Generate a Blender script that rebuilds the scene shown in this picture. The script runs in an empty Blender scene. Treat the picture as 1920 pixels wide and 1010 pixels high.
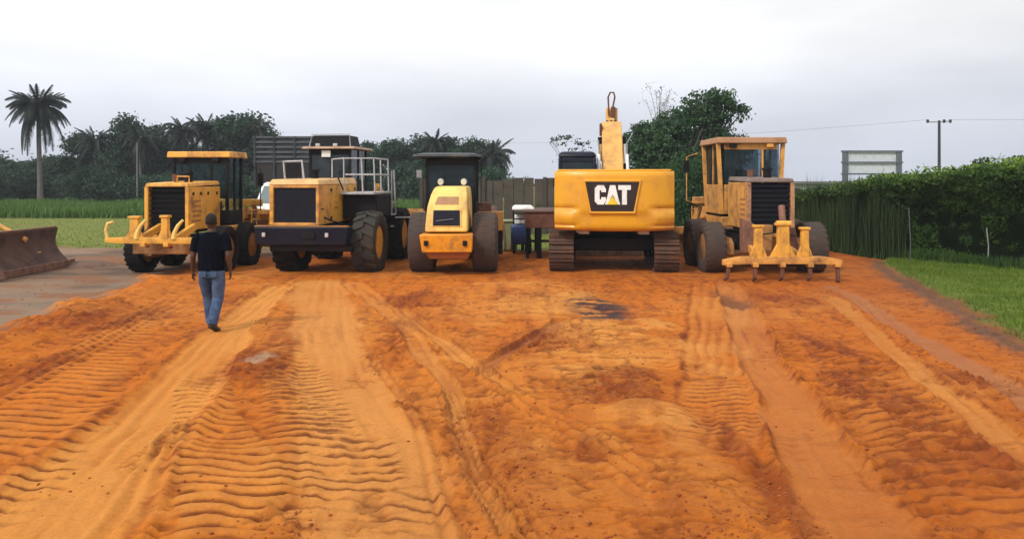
import bpy, bmesh, math, random
import numpy as np
from mathutils import Vector, Matrix, Euler

S = bpy.context.scene
COL = S.collection
PI = math.pi
random.seed(7)
RNG = np.random.default_rng(11)

# ---------------------------------------------------------------- camera, sky, sun, exposure
CAM_H, FPX, HOR = 2.25, 1500.0, 337.0      # camera height (m), focal length and horizon row of the 1920 x 1010 photograph
cd = bpy.data.cameras.new('camera'); cam = bpy.data.objects.new('camera', cd); COL.objects.link(cam)
cam.location = (0, 0, CAM_H); cam.rotation_euler = (PI / 2, 0, 0)
cd.sensor_width = 36; cd.lens = 36 * FPX / 1920; cd.shift_y = -(505 - HOR) / 1920
cd.clip_start = .1; cd.clip_end = 3000
S.camera = cam

SUN_EL, SUN_AZ = math.radians(42), math.radians(-138)    # azimuth measured from +Y towards +X : behind the camera, left
w = bpy.data.worlds.new('World'); S.world = w; w.use_nodes = True
nt = w.node_tree; nt.nodes.clear()
def wn(t, **k):
    n = nt.nodes.new(t)
    for a, b in k.items(): setattr(n, a, b)
    return n
sky = wn('ShaderNodeTexSky', sky_type='NISHITA', sun_disc=False, sun_elevation=SUN_EL, sun_rotation=SUN_AZ)
tc = wn('ShaderNodeTexCoord')
sep = wn('ShaderNodeSeparateXYZ'); nt.links.new(tc.outputs['Generated'], sep.inputs[0])
rz = wn('ShaderNodeValToRGB')
rz.color_ramp.elements[0].position = 0.0; rz.color_ramp.elements[0].color = (.545, .59, .69, 1)
rz.color_ramp.elements[1].position = 1.0; rz.color_ramp.elements[1].color = (1.02, 1.02, 1.02, 1)
e = rz.color_ramp.elements.new(.09); e.color = (.735, .765, .84, 1)
e = rz.color_ramp.elements.new(.18); e.color = (1.03, 1.03, 1.04, 1)
e = rz.color_ramp.elements.new(.3); e.color = (1.12, 1.12, 1.12, 1)
nt.links.new(sep.outputs['Z'], rz.inputs[0])
mp = wn('ShaderNodeMapping'); mp.inputs['Scale'].default_value = (1, 1, 3.2); mp.inputs['Location'].default_value = (.35, .1, .2)
nt.links.new(tc.outputs['Generated'], mp.inputs[0])
cn = wn('ShaderNodeTexNoise'); cn.inputs['Scale'].default_value = 2.9; cn.inputs['Detail'].default_value = 4; cn.inputs['Roughness'].default_value = .45
nt.links.new(mp.outputs[0], cn.inputs['Vector'])
cr = wn('ShaderNodeMapRange'); cr.inputs['From Min'].default_value = .3; cr.inputs['From Max'].default_value = .7
cr.inputs['To Min'].default_value = .87; cr.inputs['To Max'].default_value = 1.12
nt.links.new(cn.outputs['Fac'], cr.inputs['Value'])
# the cloud deck is thinner, so brighter, towards the left
lx = wn('ShaderNodeMapRange'); lx.inputs['From Min'].default_value = -1; lx.inputs['From Max'].default_value = 1
lx.inputs['To Min'].default_value = 1.12; lx.inputs['To Max'].default_value = .90
nt.links.new(sep.outputs['X'], lx.inputs['Value'])
m0 = wn('ShaderNodeMath', operation='MULTIPLY'); nt.links.new(cr.outputs[0], m0.inputs[0]); nt.links.new(lx.outputs[0], m0.inputs[1])
vm = wn('ShaderNodeVectorMath', operation='SCALE'); nt.links.new(rz.outputs[0], vm.inputs[0]); nt.links.new(m0.outputs[0], vm.inputs['Scale'])
b1 = wn('ShaderNodeBackground'); b1.inputs['Strength'].default_value = .06; nt.links.new(sky.outputs[0], b1.inputs['Color'])
b2 = wn('ShaderNodeBackground'); b2.inputs['Strength'].default_value = 1.0; nt.links.new(vm.outputs[0], b2.inputs['Color'])
mx = wn('ShaderNodeMixShader'); mx.inputs[0].default_value = .93
nt.links.new(b1.outputs[0], mx.inputs[1]); nt.links.new(b2.outputs[0], mx.inputs[2])
wo = wn('ShaderNodeOutputWorld'); nt.links.new(mx.outputs[0], wo.inputs[0])

sd = bpy.data.lights.new('sun', 'SUN'); so = bpy.data.objects.new('sun', sd); COL.objects.link(so)
sd.energy = 2.2; sd.angle = math.radians(10); sd.color = (1, .95, .87)
sdir = Vector((math.sin(SUN_AZ) * math.cos(SUN_EL), math.cos(SUN_AZ) * math.cos(SUN_EL), math.sin(SUN_EL)))
so.rotation_euler = sdir.to_track_quat('Z', 'Y').to_euler()
so.location = sdir * 60
S.view_settings.view_transform = 'Standard'; S.view_settings.look = 'None'
S.view_settings.exposure = 0.14; S.view_settings.gamma = 1; S.view_settings.use_curve_mapping = False

# ---------------------------------------------------------------- helpers
def G(px, py):                     # the ground point seen at a pixel of the photograph
    Y = CAM_H * FPX / (py - HOR); return ((px - 960) * Y / FPX, Y)
def WX(px, Y): return (px - 960) * Y / FPX
def WZ(py, Y): return CAM_H - (py - HOR) * Y / FPX

MATS = {}
def mat(name, base, rough=.6, dirt=None, amount=.4, scale=3., metal=0., bump=.0, bscale=40., fine=.12, spec=.5, coat=0., streak=0.):
    if name in MATS: return MATS[name]
    m = bpy.data.materials.new(name); m.use_nodes = True; n = m.node_tree; MATS[name] = m
    p = n.nodes['Principled BSDF']
    p.inputs['Roughness'].default_value = rough; p.inputs['Metallic'].default_value = metal
    p.inputs['Specular IOR Level'].default_value = spec
    t = n.nodes.new('ShaderNodeTexCoord')
    geo = n.nodes.new('ShaderNodeNewGeometry')
    a = n.nodes.new('ShaderNodeTexNoise'); a.inputs['Scale'].default_value = scale; a.inputs['Detail'].default_value = 6; a.inputs['Roughness'].default_value = .68
    n.links.new(geo.outputs['Position'], a.inputs['Vector'])
    r = n.nodes.new('ShaderNodeValToRGB')
    r.color_ramp.elements[0].position = .62 - .35 * amount; r.color_ramp.elements[1].position = .80 - .2 * amount
    r.color_ramp.elements[0].color = (0, 0, 0, 1); r.color_ramp.elements[1].color = (1, 1, 1, 1)
    n.links.new(a.outputs['Fac'], r.inputs[0])
    mix = n.nodes.new('ShaderNodeMix'); mix.data_type = 'RGBA'
    mix.inputs[6].default_value = (*base, 1); mix.inputs[7].default_value = (*(dirt or tuple(c * .7 for c in base)), 1)
    if streak:
        mpp = n.nodes.new('ShaderNodeMapping'); mpp.inputs['Scale'].default_value = (1, 1, .12); n.links.new(geo.outputs['Position'], mpp.inputs[0])
        sn = n.nodes.new('ShaderNodeTexNoise'); sn.inputs['Scale'].default_value = 7; sn.inputs['Detail'].default_value = 4; n.links.new(mpp.outputs[0], sn.inputs['Vector'])
        sr = n.nodes.new('ShaderNodeMapRange'); sr.inputs['From Min'].default_value = .56; sr.inputs['From Max'].default_value = .80; sr.inputs['To Max'].default_value = streak
        n.links.new(sn.outputs['Fac'], sr.inputs['Value']); mxm = n.nodes.new('ShaderNodeMath'); mxm.operation = 'MAXIMUM'
        n.links.new(r.outputs[0], mxm.inputs[0]); n.links.new(sr.outputs[0], mxm.inputs[1]); n.links.new(mxm.outputs[0], mix.inputs[0])
    else: n.links.new(r.outputs[0], mix.inputs[0])
    f = n.nodes.new('ShaderNodeTexNoise'); f.inputs['Scale'].default_value = bscale; f.inputs['Detail'].default_value = 4
    n.links.new(geo.outputs['Position'], f.inputs['Vector'])
    mr = n.nodes.new('ShaderNodeMapRange'); mr.inputs['From Min'].default_value = .3; mr.inputs['From Max'].default_value = .7
    mr.inputs['To Min'].default_value = 1 - fine; mr.inputs['To Max'].default_value = 1 + fine
    n.links.new(f.outputs['Fac'], mr.inputs['Value'])
    sc = n.nodes.new('ShaderNodeVectorMath'); sc.operation = 'SCALE'
    n.links.new(mix.outputs[2], sc.inputs[0]); n.links.new(mr.outputs[0], sc.inputs['Scale'])
    n.links.new(sc.outputs[0], p.inputs['Base Color'])
    rr = n.nodes.new('ShaderNodeMapRange'); rr.inputs['To Min'].default_value = rough; rr.inputs['To Max'].default_value = min(1, rough + .3)
    n.links.new(r.outputs[0], rr.inputs['Value']); n.links.new(rr.outputs[0], p.inputs['Roughness'])
    if bump:
        b = n.nodes.new('ShaderNodeBump'); b.inputs['Strength'].default_value = bump; b.inputs['Distance'].default_value = .02
        n.links.new(f.outputs['Fac'], b.inputs['Height']); n.links.new(b.outputs[0], p.inputs['Normal'])
    if coat: p.inputs['Coat Weight'].default_value = coat; p.inputs['Coat Roughness'].default_value = .15
    return m

def glassmat(name, tint, op):
    m = bpy.data.materials.new(name); m.use_nodes = True; n = m.node_tree; n.nodes.clear()
    o = n.nodes.new('ShaderNodeOutputMaterial'); mxs = n.nodes.new('ShaderNodeMixShader')
    tr = n.nodes.new('ShaderNodeBsdfTransparent'); tr.inputs[0].default_value = (*tint, 1)
    pr = n.nodes.new('ShaderNodeBsdfPrincipled'); pr.inputs['Base Color'].default_value = (.03, .04, .045, 1); pr.inputs['Roughness'].default_value = .08
    geo = n.nodes.new('ShaderNodeNewGeometry')
    nz = n.nodes.new('ShaderNodeTexNoise'); nz.inputs['Scale'].default_value = 5; nz.inputs['Detail'].default_value = 5
    n.links.new(geo.outputs['Position'], nz.inputs['Vector'])
    mr = n.nodes.new('ShaderNodeMapRange'); mr.inputs['From Min'].default_value = .3; mr.inputs['From Max'].default_value = .75
    mr.inputs['To Min'].default_value = op - .08; mr.inputs['To Max'].default_value = min(1, op + .18)
    n.links.new(nz.outputs['Fac'], mr.inputs['Value']); n.links.new(mr.outputs[0], mxs.inputs[0])
    n.links.new(tr.outputs[0], mxs.inputs[1]); n.links.new(pr.outputs[0], mxs.inputs[2]); n.links.new(mxs.outputs[0], o.inputs[0])
    MATS[name] = m; return m

def basis(d):
    d = Vector(d).normalized(); a = Vector((0, 0, 1)) if abs(d.z) < .9 else Vector((1, 0, 0))
    u = d.cross(a).normalized(); return d, u, d.cross(u).normalized()

class MB:
    def __init__(s): s.v = []; s.f = []
    def add(s, vs, fs):
        o = len(s.v); s.v += [tuple(q) for q in vs]; s.f += [tuple(i + o for i in q) for q in fs]; return s
    def box(s, x0, x1, y0, y1, z0, z1):
        return s.hull([(x0, y0, z0), (x1, y0, z0), (x1, y1, z0), (x0, y1, z0)], [(x0, y0, z1), (x1, y0, z1), (x1, y1, z1), (x0, y1, z1)])
    def hull(s, a, b):                 # two quads joined
        return s.add(a + b, [(3, 2, 1, 0), (4, 5, 6, 7), (0, 1, 5, 4), (1, 2, 6, 5), (2, 3, 7, 6), (3, 0, 4, 7)])
    def prism(s, poly, ax, a0, a1):
        n = len(poly)
        def P(p, a): return {'x': (a, p[0], p[1]), 'y': (p[0], a, p[1]), 'z': (p[0], p[1], a)}[ax]
        return s.add([P(p, a0) for p in poly] + [P(p, a1) for p in poly],
                     [tuple(range(n))[::-1], tuple(range(n, 2 * n))] + [(i, (i + 1) % n, (i + 1) % n + n, i + n) for i in range(n)])
    def loft(s, rings, cap=True):
        n = len(rings[0]); vs = [p for r in rings for p in r]; fs = []
        for k in range(len(rings) - 1):
            for i in range(n): fs.append((k * n + i, k * n + (i + 1) % n, (k + 1) * n + (i + 1) % n, (k + 1) * n + i))
        if cap: fs += [tuple(range(n))[::-1], tuple((len(rings) - 1) * n + i for i in range(n))]
        return s.add(vs, fs)
    def tube(s, path, r, n=8, cap=True):
        rs = r if isinstance(r, (list, tuple)) else [r] * len(path); rings = []; path = [Vector(p) for p in path]
        d0 = (path[1] - path[0]).normalized(); _, u, vv = basis(d0)
        for i, p in enumerate(path):
            d = (path[min(i + 1, len(path) - 1)] - path[max(i - 1, 0)]).normalized()
            u = (u - d * u.dot(d)).normalized(); vv = d.cross(u)
            rings.append([p + (u * math.cos(2 * PI * k / n) + vv * math.sin(2 * PI * k / n)) * rs[i] for k in range(n)])
        return s.loft(rings, cap)
    def cyl(s, p0, p1, r0, r1=None, n=16): return s.tube([p0, p1], [r0, r0 if r1 is None else r1], n)
    def lathe(s, prof, c, ax='x', n=24, closed=False):   # prof: (radius, offset along the axis)
        rings = []
        for r, h in prof:
            q = []
            for k in range(n):
                a = 2 * PI * k / n; A, B = r * math.cos(a), r * math.sin(a)
                q.append({'x': (c[0] + h, c[1] + A, c[2] + B), 'y': (c[0] + A, c[1] + h, c[2] + B), 'z': (c[0] + A, c[1] + B, c[2] + h)}[ax])
            rings.append(q)
        if closed: rings.append(rings[0])
        return s.loft(rings, not closed)
    def mesh(s, name, m, smooth=0):
        me = bpy.data.meshes.new(name); me.from_pydata(s.v, [], s.f)
        bm = bmesh.new(); bm.from_mesh(me); bmesh.ops.recalc_face_normals(bm, faces=bm.faces); bm.to_mesh(me); bm.free()
        me.materials.append(m)
        if smooth:
            me.polygons.foreach_set('use_smooth', [True] * len(me.polygons)); me.set_sharp_from_angle(angle=math.radians(smooth))
        return me
    def build(s, name, m, parent=None, bevel=0, smooth=0, loc=None, rot=None, label=None):
        me = s.mesh(name, m, smooth if smooth else (40 if bevel else 0))
        return link(name, me, parent, bevel, loc, rot, label)

def link(name, me, parent=None, bevel=0, loc=None, rot=None, label=None):
    o = bpy.data.objects.new(name, me); COL.objects.link(o)
    if parent: o.parent = parent
    if loc: o.location = loc
    if rot: o.rotation_euler = rot
    if bevel:
        b = o.modifiers.new('bevel', 'BEVEL'); b.width = bevel; b.segments = 2; b.limit_method = 'ANGLE'; b.angle_limit = math.radians(35)
    if label: o['label'] = label
    return o
def thing(name, label, cat, loc=(0, 0, 0), rz=0, group=None):
    o = bpy.data.objects.new(name, None); COL.objects.link(o); o.location = loc; o.rotation_euler = (0, 0, rz)
    o.empty_display_size = .3
    return tag(o, label, cat, group)
def tag(o, label=None, cat=None, group=None, kind=None):
    if label: o['label'] = label
    if cat: o['category'] = cat
    if group: o['group'] = group
    if kind: o['kind'] = kind
    return o
def raw(name, V, F, m, parent=None, k=4):           # fast mesh of quads or triangles from numpy
    V = np.ascontiguousarray(V, dtype=np.float32); F = np.ascontiguousarray(F, dtype=np.int32)
    me = bpy.data.meshes.new(name); me.vertices.add(len(V)); me.vertices.foreach_set('co', V.ravel())
    me.loops.add(F.size); me.loops.foreach_set('vertex_index', F.ravel())
    me.polygons.add(len(F)); me.polygons.foreach_set('loop_start', np.arange(0, F.size, k, dtype=np.int32))
    me.update(calc_edges=True); me.materials.append(m); return me

# numpy gradient-free value noise
def vnoise(x, y, seed=0):
    xi = np.floor(x).astype(np.int64); yi = np.floor(y).astype(np.int64); fx = x - xi; fy = y - yi
    fx = fx * fx * fx * (fx * (fx * 6 - 15) + 10); fy = fy * fy * fy * (fy * (fy * 6 - 15) + 10)
    def h(a, b):
        n = (a * 374761393 + b * 668265263 + seed * 974634777) & 0x7fffffff
        n = ((n ^ (n >> 13)) * 1274126177) & 0x7fffffff
        n = (n ^ (n >> 16)) & 0xffff
        return n / 65535.
    return (h(xi, yi) * (1 - fx) + h(xi + 1, yi) * fx) * (1 - fy) + (h(xi, yi + 1) * (1 - fx) + h(xi + 1, yi + 1) * fx) * fy
def fbm(x, y, seed=0, o=4, g=.5):
    t = np.zeros_like(x); a = 1; s_ = 0
    for k in range(o): t += a * vnoise(x * 2 ** k + 17.3 * k, y * 2 ** k - 9.1 * k, seed + k); s_ += a; a *= g
    return t / s_
def sst(a, b, x): t = np.clip((x - a) / (b - a), 0, 1); return t * t * (3 - 2 * t)

# ---------------------------------------------------------------- the ground: one sheet with ruts, treads and soils
def axis_fine(lo, hi, step, far_lo, far_hi, g=1.16):
    a = list(np.arange(lo, hi, step)); s_ = step
    while a[-1] < far_hi: s_ *= g; a.append(a[-1] + s_)
    s_ = step; b = []
    x = lo
    while x > far_lo: s_ *= g; x -= s_; b.append(x)
    return np.array(b[::-1] + a)
gx = axis_fine(-12.5, 10.5, .027, -420, 420, 1.13)
ys = [4.3]
while ys[-1] < 25: ys.append(ys[-1] + min(max(.00032 * ys[-1] ** 2, .0105), .075))
s_ = .075
while ys[-1] < 520: s_ *= 1.07; ys.append(ys[-1] + s_)
pre = []; y_ = 4.3; s_ = .02
while y_ > -30: s_ *= 1.3; y_ -= s_; pre.append(y_)
gy = np.array(pre[::-1] + ys)
X, Y = np.meshgrid(gx, gy); shp = X.shape; X = X.ravel(); Y = Y.ravel()
nA = fbm(X * .35, Y * .35, 1, 5); nB = fbm(X * 1.3 + 5, Y * 1.3, 2, 5); nC = fbm(X * 5, Y * 5, 3, 4, .6); nD = fbm(X * 17, Y * 17, 4, 3, .6)
wx = (fbm(X * .9, Y * .9, 5, 3) - .5) * .5; wy = (fbm(X * .9 + 31, Y * .9, 6, 3) - .5) * .5

def band(pts, warp=.35):
    P = [(*G(a, b), c * CAM_H / (b - HOR)) for a, b, c in pts]     # width given in photo pixels -> metres
    best = np.full(X.shape, 1e9); U = np.zeros_like(X); SS = np.zeros_like(X); W = np.ones_like(X); acc = 0
    xx = X + wx * warp; yy = Y + wy * warp
    for (ax, ay, aw), (bx, by, bw) in zip(P[:-1], P[1:]):
        L = math.hypot(bx - ax, by - ay); dx, dy = (bx - ax) / L, (by - ay) / L
        t = (xx - ax) * dx + (yy - ay) * dy; tc_ = np.clip(t, 0, L)
        ex = xx - (ax + dx * tc_); ey = yy - (ay + dy * tc_); d = np.hypot(ex, ey)
        m_ = d < best; best = np.where(m_, d, best)
        U = np.where(m_, np.sign(ex * dy - ey * dx) * d, U); SS = np.where(m_, acc + tc_, SS)
        W = np.where(m_, aw + (bw - aw) * tc_ / L, W); acc += L
    return U / (W / 2), SS, W, acc
def blob(px, py, rx, ry, soft=.5, ns=.5):
    cx, cy = G(px, py); a = rx * cy / FPX; b = ry * cy * cy / (CAM_H * FPX)
    d = np.sqrt(((X - cx) / a) ** 2 + ((Y - cy) / b) ** 2) + (nB - .5) * ns * 2 + (nC - .5) * ns
    return 1 - sst(1 - soft, 1 + soft * .4, d)

H = (nA - .5) * .10 + (nB - .5) * .045
rough = np.ones_like(X)                     # how churned the soil is
sand = np.zeros_like(X); dark = np.zeros_like(X); pink = np.zeros_like(X); shade_and_streaks = np.zeros_like(X)  # last mask: relief shade painted into grooves and cracks, plus dark streaks
def smooth_track(pts, col, depth=.03, cs=.8, cd=0, cp=0, edge=.03, rg=.25, soft=.25):
    global H, rough, sand, dark, pink
    u, s, W_, L = band(pts); au = np.abs(u); st_ = fbm(u * W_ * 7 + 3, s * .55, 70, 4, .65); m = 1 - sst(1 - soft * .55, 1 + soft * .55, au + (nB - .5) * .75 + (nC - .5) * .35 + (st_ - .5) * .35)
    H -= depth * m; H += edge * np.exp(-((au - 1.12) / .16) ** 2) * (.4 + 1.2 * nB)
    H += m * .03 * (st_ - .5); dark += .75 * np.exp(-((au + (nC - .5) * .25 - 1.04) / .06) ** 2) * sst(.3, .6, nB); rough = rough * (1 - m * (1 - rg)); sand += m * cs * (.55 + .9 * st_); dark += m * .55 * (1 - sst(.30, .46, st_)); dark += m * cd; pink += m * cp
    return u, s, m
def tread(pts, amp=.028, lam=.25, slope=0., wav=.12, ex=.55, soft=.2, cs=.35, cross=0., grooves=0.):
    global H, sand, dark, rough, shade_and_streaks
    u, s, W_, L = band(pts, .2); m = 1 - sst(1 - soft, 1 + soft, np.abs(u) + (nB - .5) * .8 + (nC - .5) * .4)
    ends = sst(0, .6, s) * (1 - sst(L - .6, L, s)); m = m * (.15 + .85 * ends)
    m = m * (.35 + .65 * sst(.22, .45, fbm(X * .8, Y * .8, 21, 3) + .1))
    amp = amp * 1.3; ph = (.035 * (nC - .5) + Y + slope * X + wav * 2 * (fbm(X * 1.6, Y * 1.1, 8, 3) - .5) + .05 * np.sin(u * 3.1)) / lam
    w1 = np.abs(np.sin(PI * ph)) ** ex
    H += amp * m * (w1 - .6); sand += m * cs * w1 * .9; shade_and_streaks += m * 1.5 * (1 - sst(.34, .80, w1)) * sst(.2, .5, nC); rough = rough * (1 - .45 * m)  # lug groove bottoms painted darker, crests lighter, to stand in for relief shade

# broad soils first
sand += .55 * sst(.42, .62, nA) + .25 * sst(.45, .7, nB)
dark += .35 * sst(.52, .68, fbm(X * .6 + 9, Y * .45, 12, 4))
# light packed wheel tracks
smooth_track([(20, 1060, 330), (215, 840, 225), (340, 720, 150), (425, 620, 85), (520, 540, 50)], 0, .035, 1.1, -.5, soft=.5)
smooth_track([(740, 1060, 300), (690, 860, 235), (640, 720, 165), (610, 620, 120), (600, 530, 90)], 0, .03, 1.05, -.55, .2, soft=.6, edge=.0)
smooth_track([(1640, 1060, 250), (1560, 900, 165), (1490, 780, 115), (1430, 680, 80), (1400, 610, 66), (1365, 530, 46)], 0, .05, .35, -.5, .35, edge=.05)
smooth_track([(2050, 935, 110), (1800, 760, 70), (1690, 670, 45), (1560, 560, 30)], 0, .02, .9, -.4, .05)
smooth_track([(2060, 830, 90), (1840, 700, 60), (1700, 620, 42), (1560, 535, 30)], 0, .03, .3, -.5, 1.0)
smooth_track([(1345, 540, 95), (1340, 690, 120)], 0, .01, .35, -.2, .0, edge=.02)
smooth_track([(1345, 700, 130), (1340, 830, 165)], 0, .015, .3, -.2, .1, edge=.02)
smooth_track([(900, 700, 40), (1045, 605, 32)], 0, .035, 0, .5, .25, edge=.04)
smooth_track([(745, 575, 30), (900, 700, 36), (960, 745, 30)], 0, .03, .5, 0, .1, edge=.045)
smooth_track([(660, 530, 40), (760, 610, 40), (835, 720, 36), (868, 850, 34), (960, 1010, 42)], 0, .02, .6, 0, .1, edge=.04)
# lug prints
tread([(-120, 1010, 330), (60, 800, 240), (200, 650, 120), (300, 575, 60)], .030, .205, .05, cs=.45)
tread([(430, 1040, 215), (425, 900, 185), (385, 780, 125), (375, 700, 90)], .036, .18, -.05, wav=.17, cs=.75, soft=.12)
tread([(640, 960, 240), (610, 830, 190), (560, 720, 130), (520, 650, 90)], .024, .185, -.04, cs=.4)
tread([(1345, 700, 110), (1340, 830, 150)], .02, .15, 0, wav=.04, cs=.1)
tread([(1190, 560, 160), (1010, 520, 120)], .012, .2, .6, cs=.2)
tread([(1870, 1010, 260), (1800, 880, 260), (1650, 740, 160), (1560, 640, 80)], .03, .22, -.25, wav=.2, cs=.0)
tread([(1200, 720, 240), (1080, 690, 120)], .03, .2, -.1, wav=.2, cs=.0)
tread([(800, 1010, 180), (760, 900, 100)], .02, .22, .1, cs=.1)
# long thin wheel grooves
def grooves(pts, n=4, amp=.02, cs=.4):
    global H, sand, dark
    u, s, W_, L = band(pts, .15); m = 1 - sst(.85, 1.15, np.abs(u)); wv = .5 + .5 * np.cos(u * PI * n + (nB - .5) * 2.)
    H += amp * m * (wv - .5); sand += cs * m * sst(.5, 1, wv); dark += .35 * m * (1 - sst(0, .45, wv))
grooves([(835, 740, 50), (875, 850, 60), (990, 1030, 110)], 4, .035, .6)
grooves([(760, 600, 45), (910, 705, 50)], 3, .03, .5)
grooves([(1345, 530, 110), (1335, 700, 130)], 6, .012, .15)
grooves([(620, 520, 60), (600, 640, 110)], 4, .012, .2)
grooves([(210, 1020, 160), (290, 880, 90), (330, 790, 60)], 3, .035, .1)
grooves([(1600, 560, 50), (1980, 890, 120)], 3, .02, .2)
grooves([(700, 660, 30), (790, 800, 44), (860, 1020, 70)], 2, .04, 0)
grooves([(560, 520, 40), (440, 600, 40), (300, 720, 60), (130, 900, 90)], 2, .022, .2)
grooves([(330, 560, 50), (190, 640, 70), (-60, 760, 120)], 3, .03, .1)
grooves([(900, 720, 60), (1060, 800, 90), (1240, 920, 130)], 3, .035, .2)
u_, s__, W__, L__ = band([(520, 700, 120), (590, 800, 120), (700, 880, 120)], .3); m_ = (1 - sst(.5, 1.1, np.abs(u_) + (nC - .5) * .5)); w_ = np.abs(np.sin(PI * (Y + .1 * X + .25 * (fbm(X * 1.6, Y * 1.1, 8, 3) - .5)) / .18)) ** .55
H += .028 * m_ * (w_ - .6); shade_and_streaks += 1.5 * m_ * (1 - sst(.34, .8, w_)) * sst(.2, .5, nC); sand += .3 * m_ * w_  # groove shade and lighter crests painted into the colour here too
# churned, darker patches and lighter spills
for a in [(470, 690, 75, 55, 1.0), (180, 600, 120, 30, .8), (60, 690, 70, 40, .7), (300, 830, 40, 90, .9), (1170, 715, 130, 35, 1.0), (1640, 740, 90, 50, .9), (1820, 850, 140, 60, .8),
          (1470, 930, 40, 120, .9), (1690, 900, 50, 80, .6), (1480, 560, 50, 14, .9), (1840, 720, 110, 28, .9), (1050, 640, 90, 30, .6), (880, 800, 60, 70, .6), (960, 900, 60, 90, .6),
          (1120, 850, 60, 28, .7), (1290, 960, 90, 60, .5), (560, 960, 60, 60, .5), (790, 560, 60, 18, .8), (730, 640, 50, 60, .5), (430, 560, 60, 14, .6), (980, 560, 70, 12, .4),
          (1400, 870, 50, 110, .6), (700, 960, 40, 60, .5), (1560, 660, 60, 40, .6)]:
    b_ = blob(*a[:4], ns=.8); dark += a[4] * b_; H += b_ * (nB - .5) * .06; rough += b_ * 1.0
for a in [(1130, 640, 190, 60, .9), (960, 545, 160, 16, .6), (850, 640, 70, 30, .5), (1030, 900, 90, 60, .4), (1300, 900, 110, 60, .4), (1010, 575, 110, 22, .8), (1215, 790, 90, 36, .5), (640, 600, 70, 60, .4), (1130, 620, 90, 24, .9), (1215, 770, 60, 28, .7), (1060, 560, 60, 14, .8), (1225, 605, 26, 12, 1.0), (900, 600, 60, 20, .7), (1080, 700, 60, 22, .7), (1130, 830, 60, 26, .6),
          (520, 560, 50, 16, .7), (1000, 530, 120, 10, .5), (980, 840, 50, 30, .4)]:
    b_ = blob(*a[:4], ns=.7); sand += a[4] * b_; H += b_ * .03
ash = blob(1125, 582, 62, 21, .5, .5) * sst(.25, .5, vnoise(X * 1.5, Y * 9, 9) + .15)
brn = blob(1368, 558, 30, 18, .5, .6); H -= .05 * brn
stone_grey = blob(488, 672, 28, 18, .6, 1.2)
rid = 1 - np.abs(2 * fbm(X * 2.2 + wx * 3, Y * 3.4 + wy * 3, 71, 4, .55) - 1); crk = sst(.86, .975, rid) * sst(.45, 1.1, rough)
lng = fbm(X * 4.5 + .6 * wx, Y * .55, 72, 4, .6)
H += .036 * rough * (nC - .5) + .018 * rough * (nD - .5) - .022 * crk + .02 * (lng - .5) * rough
shade_and_streaks += .85 * crk * (nB + .1); dark += .3 * crk + .5 * (sst(.5, .62, lng) - .35) * np.clip(rough, 0, 1)
flk = fbm(X * 3.2 + wx, Y * 10 + wy * 4, 73, 4, .6); fz = np.clip(sst(-.5, 1.5, X) * .8 + .25, 0, 1) * sst(.35, .6, nB + .1)
shade_and_streaks += .55 * fz * sst(.58, .68, flk) * np.clip(rough + .15, 0, 1); dark += .3 * fz * sst(.52, .66, flk); H -= .03 * fz * sst(.56, .70, flk) * np.clip(rough + .1, 0, 1)
# small clod speckle as real relief in churned soil
clod = sst(.62, .78, fbm(X * 9, Y * 9, 40, 2)) * sst(.7, 1.5, rough)
H += clod * .03
# berm behind the right grader, shallow bank beside the left road
H += .42 * np.exp(-((X - 10.0) / 1.5) ** 2 - ((Y - 25.6) / 2.6) ** 2)
ll = X + 7.9 + (nB - .5) * 1.0 + .10 * (Y - 15)
H += .16 * np.exp(-((ll - .5) / .6) ** 2) * sst(8, 11, Y) * (1 - sst(19, 23, Y)) * (.5 + nB)
# keep the standing places flat
flat = sst(17.3, 18.6, Y) * (1 - sst(26, 29, Y)); H = H * (1 - .72 * flat)
pf = np.exp(-((X + 4.45) / .5) ** 2 - ((Y - 11.9) / .6) ** 2); H = H * (1 - .8 * pf)
far = sst(30, 60, np.hypot(X, Y)); H = H * (1 - far * .6) + far * (fbm(X * .02, Y * .02, 50, 3) - .5) * .5
H = np.where(Y < 3, H * .3, H)

dry = np.array([.58, .235, .045]); orange = np.array([.49, .132, .009]); red = np.array([.19, .035, .006]); pk = np.array([.33, .155, .08]); greyr = np.array([.19, .112, .068])
def mixc(c, k, t): t = np.clip(t, 0, 1)[:, None]; return c * (1 - t) + np.array(k) * t
sand = np.clip(sand - .25, 0, 1.3) / 1.3; dark = np.clip(dark, 0, 1.3) / 1.3
C = np.tile(orange, (len(X), 1)); C = mixc(C, dry, sand * .92); C = mixc(C, red, dark * (1 - .45 * sand) * .95); C = mixc(C, pk, pink * .6); C = mixc(C, (.105, .022, .006), np.clip(shade_and_streaks, 0, 1) * .8)  # final mix colours in the painted groove shade and the dark streaks
C = mixc(C, red * 1.0, sst(.6, .75, nC) * .25 * rough); C = mixc(C, dry, sst(.62, .8, nD) * .22)
C = mixc(C, (.034, .026, .032), ash * .92); C = mixc(C, (.12, .05, .03), brn * .8); C = mixc(C, (.42, .33, .22), stone_grey * .5)
# redder towards the right bank
C = mixc(C, (.25, .058, .012), sst(1, 8.5, X) * .42); C = mixc(C, (.33, .085, .011), (1 - sst(5, 9, Y)) * sst(-1.5, .5, X) * .4)
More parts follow.
